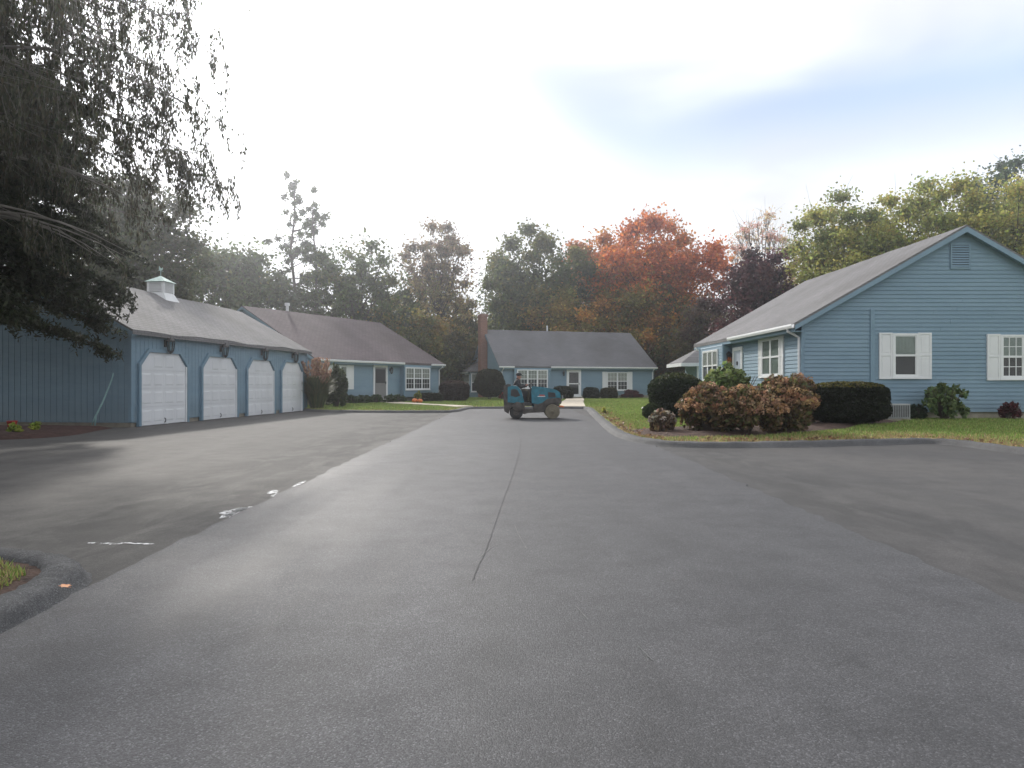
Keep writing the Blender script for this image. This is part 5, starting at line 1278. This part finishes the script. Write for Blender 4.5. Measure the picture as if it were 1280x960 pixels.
def loose(name, label, x, y, rx, ry, h, pal, n, leaf, k=22, head=None, z=None, clump=.28, group=None, base=.25, mode='rand', nst=26):
    z0 = lz(x, y) if z is None else z
    root = tag(empty(name, (x, y, z0)), label, 'shrub', group)
    cc = []
    for _ in range(k):
        a = rng.uniform(0, 6.28); q = rng.uniform(.15, 1) ** .5; t = rng.uniform(base, 1)
        env = math.sqrt(max(0.05, 1 - max(0, (t - .45) / .6) ** 2)); cc.append((math.cos(a) * rx * q * env * .85, math.sin(a) * ry * q * env * .85, h * t * .92))
    cc = np.array(cc); idx = rng.integers(0, k, n); d = rng.normal(0, 1, (n, 3)); d /= np.linalg.norm(d, axis=1)[:, None]
    P = cc[idx] + d * (rng.random(n) ** .5)[:, None] * np.array([rx, ry, h]) * clump; P[:, 2] = np.maximum(P[:, 2], .02)
    cards('foliage', MT['leaf'], root, P, leaf * rng.uniform(.6, 1.3, n), shades(n, pal, .25), 1.5, mode)
    if head:
        hp, hn, hs, hc = head; Q = []
        for _ in range(hn):
            a = rng.uniform(0, 6.28); q = rng.uniform(0, 1) ** .5; zt = h * (1.08 - .50 * q * q) * rng.uniform(.84, 1.07)
            c = np.array([math.cos(a) * rx * q, math.sin(a) * ry * q, zt]); dd = rng.normal(0, 1, (hc, 3)); dd /= np.linalg.norm(dd, axis=1)[:, None]
            Q.append(c + dd * hs * rng.uniform(.7, 1.2) * np.array([1, 1, .75]))
        Q = np.concatenate(Q); hcol = np.repeat(shades(hn, hp, .22), hc, 0) * (1 + rng.normal(0, .15, (len(Q), 1)))
        cards('flower_head', MT['leaf'], root, Q, hs * .62 * rng.uniform(.7, 1.3, len(Q)), np.clip(hcol, .01, .9), 1.2)['kind'] = 'stuff'
    stems(root, nst, h * .95, max(rx, ry) * .8)
    return root
HYD = [(0.36, 0.21, 0.125), (0.42, 0.26, 0.16), (0.30, 0.165, 0.10), (0.46, 0.31, 0.19), (0.38, 0.25, 0.12)]
HYL = [(0.15, 0.12, 0.055), (0.19, 0.12, 0.07), (0.12, 0.13, 0.05), (0.14, 0.10, 0.06)]
hg = 'brown hydrangeas in the mulch bed'
loose('hydrangea', 'dried brown hydrangea next to the dark leaning yew, leftmost of three', 4.78, 16.6, .74, .68, 1.02, HYL, 5200, .075, k=34, head=(HYD, 190, .075, 20), group=hg, base=.22)
loose('hydrangea', 'dried brown hydrangea in the middle of the mulch bed, lowest and broadest', 5.55, 16.15, .92, .68, .98, HYL, 6800, .075, k=38, head=(HYD, 215, .075, 20), group=hg, base=.22)
loose('hydrangea', 'tall dried brown hydrangea beside the trimmed dark hedge', 6.60, 16.7, .80, .74, 1.16, HYL, 6600, .075, k=38, head=(HYD, 215, .075, 20), group=hg, base=.22)
loose('hydrangea', 'small brown hydrangea tucked behind against the house corner', 7.95, 18.9, .62, .55, 1.2, HYL, 4200, .075, head=(HYD, 110, .075, 18), group=hg)
loose('rhododendron', 'glossy green rhododendron under the near house front door', 6.75, 20.6, 1.05, .8, 1.55, [(0.15, 0.20, 0.065), (0.11, 0.155, 0.055), (0.19, 0.235, 0.085)], 6500, .11, k=30)
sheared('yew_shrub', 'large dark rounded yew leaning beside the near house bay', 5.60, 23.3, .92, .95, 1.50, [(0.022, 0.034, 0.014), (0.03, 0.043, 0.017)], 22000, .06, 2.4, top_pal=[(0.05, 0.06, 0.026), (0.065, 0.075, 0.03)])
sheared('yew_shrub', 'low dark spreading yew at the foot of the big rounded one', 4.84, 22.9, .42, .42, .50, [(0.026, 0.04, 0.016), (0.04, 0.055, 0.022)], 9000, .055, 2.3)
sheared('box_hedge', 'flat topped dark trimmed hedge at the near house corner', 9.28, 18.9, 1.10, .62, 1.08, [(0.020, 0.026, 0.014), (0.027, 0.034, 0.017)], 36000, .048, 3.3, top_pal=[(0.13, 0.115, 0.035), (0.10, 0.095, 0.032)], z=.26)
loose('leafy_shrub', 'open green leafy shrub beneath the near house gable window', 12.75, 20.15, .80, .45, 1.05, [(0.16, 0.22, 0.09), (0.20, 0.26, 0.11), (0.12, 0.17, 0.07)], 950, .11, k=34, clump=.17, nst=40)
loose('leafy_shrub', 'low greyish groundcover plant between condenser and green shrub', 12.05, 20.3, .28, .25, .40, [(0.06, 0.085, 0.05), (0.05, 0.07, 0.04)], 1500, .06)
loose('barberry', 'little dark red bush against the near house foundation', 14.75, 20.2, .32, .3, .48, [(0.13, 0.035, 0.04), (0.09, 0.03, 0.035), (0.11, 0.05, 0.045)], 1500, .05)
# dried perennial clump
root = loose('sedum', 'pale dried perennial clump with tan stalks at the bed edge', 3.68, 16.75, .32, .30, .52, [(0.22, 0.16, 0.09), (0.16, 0.11, 0.07), (0.13, 0.10, 0.075)], 1500, .07, k=20, head=([(0.38, 0.34, 0.30), (0.30, 0.26, 0.22), (0.42, 0.38, 0.33)], 40, .07, 16), mode='up')
# left side plants
def pampas(x, y):
    root = tag(empty('pampas_grass', (x, y, lz(x, y))), 'tall pampas grass with pinkish tan plumes beside the garage end', 'grass clump')
    n = 2600; a = rng.uniform(0, 6.28, n); L = rng.uniform(1.0, 2.0, n); out = rng.uniform(.15, .75, n); V = []
    t0 = np.c_[np.cos(a) * .3 * rng.random(n), np.sin(a) * .3 * rng.random(n), np.zeros(n)]
    m1 = t0 + np.c_[np.cos(a) * out * .5, np.sin(a) * out * .5, L * .65]; e = t0 + np.c_[np.cos(a) * out * 1.15, np.sin(a) * out * 1.15, L * .82]
    w = np.c_[-np.sin(a), np.cos(a), np.zeros(n)] * .016
    V = np.concatenate([np.stack([t0 - w, t0 + w, m1 + w, m1 - w], 1), np.stack([m1 - w, m1 + w, e + w * .2, e - w * .2], 1)]).reshape(-1, 3)
    c = shades(n, [(0.07, 0.10, 0.035), (0.10, 0.12, 0.045), (0.15, 0.14, 0.06)], .2)
    quads('blades', MT['grass'], root, V, np.concatenate([c, c]))['kind'] = 'stuff'
    for i in range(26):
        a_ = rng.uniform(0, 6.28); o_ = rng.uniform(.1, .75); h_ = rng.uniform(1.75, 2.45); b = np.array([math.cos(a_) * o_, math.sin(a_) * o_, h_])
        m_ = 90; tt = rng.random(m_); Q = b + np.c_[rng.normal(0, .055, m_) + math.cos(a_) * .18 * tt, rng.normal(0, .055, m_) + math.sin(a_) * .18 * tt, -.55 + tt * .6]
        pl = cards('plume', MT['grass'], root, Q, rng.uniform(.05, .09, m_), shades(m_, [(0.42, 0.25, 0.18), (0.36, 0.23, 0.16), (0.46, 0.30, 0.22)], .15), 2.2, 'up')
    return root
pampas(at(396, 33.6), 33.6)
loose('leafy_shrub', 'dark green upright shrub between pampas grass and white shutter', at(421, 35.5), 35.5, .62, .6, 1.95, [(0.045, 0.065, 0.026), (0.06, 0.08, 0.03)], 6000, .10, k=30)
for i, px in enumerate((440, 455, 470, 486, 499)):
    Y = 40.5 + i * .45; loose('groundcover', ['low green groundcover mound under the left house shutter', 'low green groundcover mound left of the left house door', 'low green groundcover mound before the left house door', 'low green groundcover mound right of the left house door', 'low green groundcover mound near the pumpkin and bay window'][i],
          at(px, Y), Y, .48, .4, .46, [(0.05, 0.085, 0.03), (0.065, 0.10, 0.035)], 1500, .07, group='groundcover along the left house')
sheared('low_hedge', 'low dark hedge under the left house bay window', at(536, 45.0), 45.0, .9, .4, .55, [(0.03, 0.04, 0.02), (0.05, 0.05, 0.025)], 5000, .07, 4)
sheared('rounded_bush', 'brown purple rounded bush between left house and far house', at(568, 46.5), 46.5, 1.02, .95, 1.35, [(0.055, 0.038, 0.03), (0.045, 0.034, 0.026), (0.07, 0.045, 0.035)], 13000, .08, 2.8, top_pal=[(0.11, 0.075, 0.06)])
sheared('ball_shrub', 'tall ball shaped clipped shrub in front of the brick chimney', at(612, 50.5), 50.5, 1.08, 1.0, 2.0, [(0.04, 0.045, 0.018), (0.055, 0.055, 0.022), (0.03, 0.036, 0.016)], 17000, .08, 2.5, lift=.22)
bx = 'clipped bushes along the far house front'
for px, w_, h_, pal_, lab in ((704, .78, .98, [(0.025, 0.034, 0.016), (0.034, 0.04, 0.018)], 'dark clipped bush left of the far house door'), (739, .62, .86, [(0.022, 0.032, 0.016), (0.03, 0.038, 0.018)], 'dark clipped bush right of the far house door'), (761, .66, .84, [(0.065, 0.062, 0.022), (0.05, 0.05, 0.02)], 'olive clipped bush below the far house shuttered window')):
    Y = 53.6 + (px - 700) * .02; sheared('clipped_bush', lab, at(px, Y), Y, w_, .55, h_, pal_, 7000, .075, 3.6, group=bx)
loose('azalea', 'low red purple leaved row of azalea at the far house right corner', at(790, 56.3), 56.3, 1.15, .4, .62, [(0.15, 0.03, 0.045), (0.11, 0.03, 0.04), (0.07, 0.05, 0.03)], 3600, .07)
loose('azalea', 'small red flowering plant beside the ball shaped shrub', at(628, 51.5), 51.5, .38, .3, .5, [(0.40, 0.04, 0.05), (0.08, 0.07, 0.03)], 800, .07)
loose('hosta', 'small yellow leaved plant in the near house lawn by the kerb', *gp(756, 517, .12), .14, .12, .24, [(0.50, 0.48, 0.12), (0.4, 0.42, 0.12)], 60, .09, k=6, mode='up', nst=6)
for px, py, lab in ((18, 540, 'yellow green hosta in the red mulch next to the red pot'), (42, 537.5, 'bright yellow green hosta in the red mulch, farther from the red pot')):
    x, y = gp(px, py, .1); loose('hosta', lab, x, y, .22, .18, .17, [(0.42, 0.48, 0.10), (0.30, 0.38, 0.09)], 60, .12, k=6, z=.10, mode='flat', group='hostas beside the garage', nst=5)
x, y = gp(15, 537, .1); mb = MB(); mb.lathe([(.07, .0), (.09, .03), (.115, .20), (.125, .21), (.125, .235), (.105, .235), (.10, .20)], 16)
o = mb.build('flower_pot', MT['red'], smooth=True); o.location = (x, y, .10); tag(o, 'small red flower pot standing in the mulch beside the garage', 'flower pot')

# pumpkins and potted mum
def pumpkin(px, Y, r, lab):
    x = at(px, Y); mb = MB(); n = 24; m_ = 9
    for i in range(m_):
        ph = math.pi * (i + .35) / (m_ - .3)
        for k in range(n):
            t = 2 * math.pi * k / n; q = r * math.sin(ph) * (1 + .07 * math.cos(8 * t)); mb.v.append((q * math.cos(t), q * math.sin(t), r * .82 * (1 - math.cos(ph)) * .98))
    for i in range(m_ - 1):
        for k in range(n): mb.f.append((i * n + k, i * n + (k + 1) % n, (i + 1) * n + (k + 1) % n, (i + 1) * n + k))
    mb.f += [tuple(reversed(range(n))), tuple(range((m_ - 1) * n, m_ * n))]
    o = mb.build('pumpkin', MT['orange'], smooth=True); o.location = (x, Y, lz(x, Y) + .02); tag(o, lab, 'pumpkin', 'pumpkins on the left lawn')
    MB().tube([(0, 0, r * 1.5), (.02, 0, r * 1.75), (.06, .02, r * 1.95)], [.035, .025, .022], 6).build('stalk', MT['bark'], o)
pumpkin(518.5, 40.6, .17, 'orange pumpkin nearer the house door, left of the pair')
pumpkin(525.0, 40.5, .155, 'orange pumpkin nearest the walkway, right of the pair')
loose('chrysanthemum', 'yellow green potted mum standing just behind the pumpkins', at(522.5, 40.95), 40.95, .26, .25, .62, [(0.34, 0.34, 0.06), (0.22, 0.26, 0.06), (0.10, 0.13, 0.04)], 2600, .07, base=.6, k=16)

# path light
x, y = gp(804.5, 516, .19)
r_ = tag(empty('path_light', (x, y, lz(x, y))), 'short black path light standing in the near house lawn', 'garden light')
MB().tube([(0, 0, -.06), (0, 0, .2)], .02, 8).build('post', MT['black'], r_)
MB().lathe([(.05, .16), (.055, .18), (.05, .24), (.09, .245), (.03, .30), (.005, .31)], 12).build('lamp_head', MT['black'], r_)

# condenser unit at the gable wall
r_ = tag(empty('air_conditioner', (11.35, 20.1, lz(11.35, 20.1) - .01)), 'grey air conditioner condenser with slatted front below the gable', 'air conditioner')
MB().box(-.44, .44, -.02, .36, .0, .06).build('base_pad', MT['concrete'], r_)
MB().box(-.40, .40, .03, .33, .06, .50).build('casing', simple('condenser_grey', (0.36, 0.37, 0.36), .5, .1, 4), r_, bevel=.012)
MB().box(-.34, .36, .015, .029, .10, .46).build('coil', MT['dark'], r_)
for i in range(14): MB().box(-.335 + i * .052, -.310 + i * .052, .002, .014, .10, .46).build('slat', MT['grey_metal'], r_)
for z in (.09, .455): MB().box(-.36, .38, .0, .028, z, z + .02).build('rail', MT['grey_metal'], r_)

# harvest figure hanging by the front door
a = Vector((8.85, 31.7 - 4.32, 0)); r_ = tag(empty('scarecrow', (8.74, 27.42, 1.72)), 'orange harvest scarecrow hanging on the wall beside the near front door', 'scarecrow')
mb = MB(); mb.tube([(0, 0, .38), (0, 0, .1), (0, 0, -.22)], [.07, .12, .15], 8); mb.tube([(0, -.27, .12), (0, 0, .30), (0, .27, .12)], [.03, .06, .03], 6); mb.build('coat', MT['straw'], r_, smooth=True)
mb = MB()
for s_ in (-1, 1): mb.tube([(0, s_ * .07, -.18), (0, s_ * .09, -.62)], [.06, .045], 6)
mb.build('trousers', MT['red'], r_, smooth=True)
MB().lathe([(.02, .36), (.085, .42), (.09, .50), (.03, .57)], 12).build('head', MT['straw'], r_, smooth=True)
MB().lathe([(.16, .53), (.16, .545), (.08, .55), (.06, .66), (.01, .67)], 12).build('hat', MT['orange'], r_, smooth=True)

# ------------------------------------------------------------------ thin autumn haze
HZ = MB().box(-135, 135, -25, 135, -1.2, 26)
hm = bpy.data.materials.new('haze'); hm.use_nodes = True; hm.node_tree.nodes.clear()
ho = hm.node_tree.nodes.new('ShaderNodeOutputMaterial'); hv = hm.node_tree.nodes.new('ShaderNodeVolumePrincipled')
hv.inputs['Color'].default_value = (0.92, 0.94, 1.0, 1); hv.inputs['Density'].default_value = 0.0022; hv.inputs['Anisotropy'].default_value = 0.85
hm.node_tree.links.new(hv.outputs[0], ho.inputs['Volume'])
tag(HZ.build('haze', hm), kind='stuff')
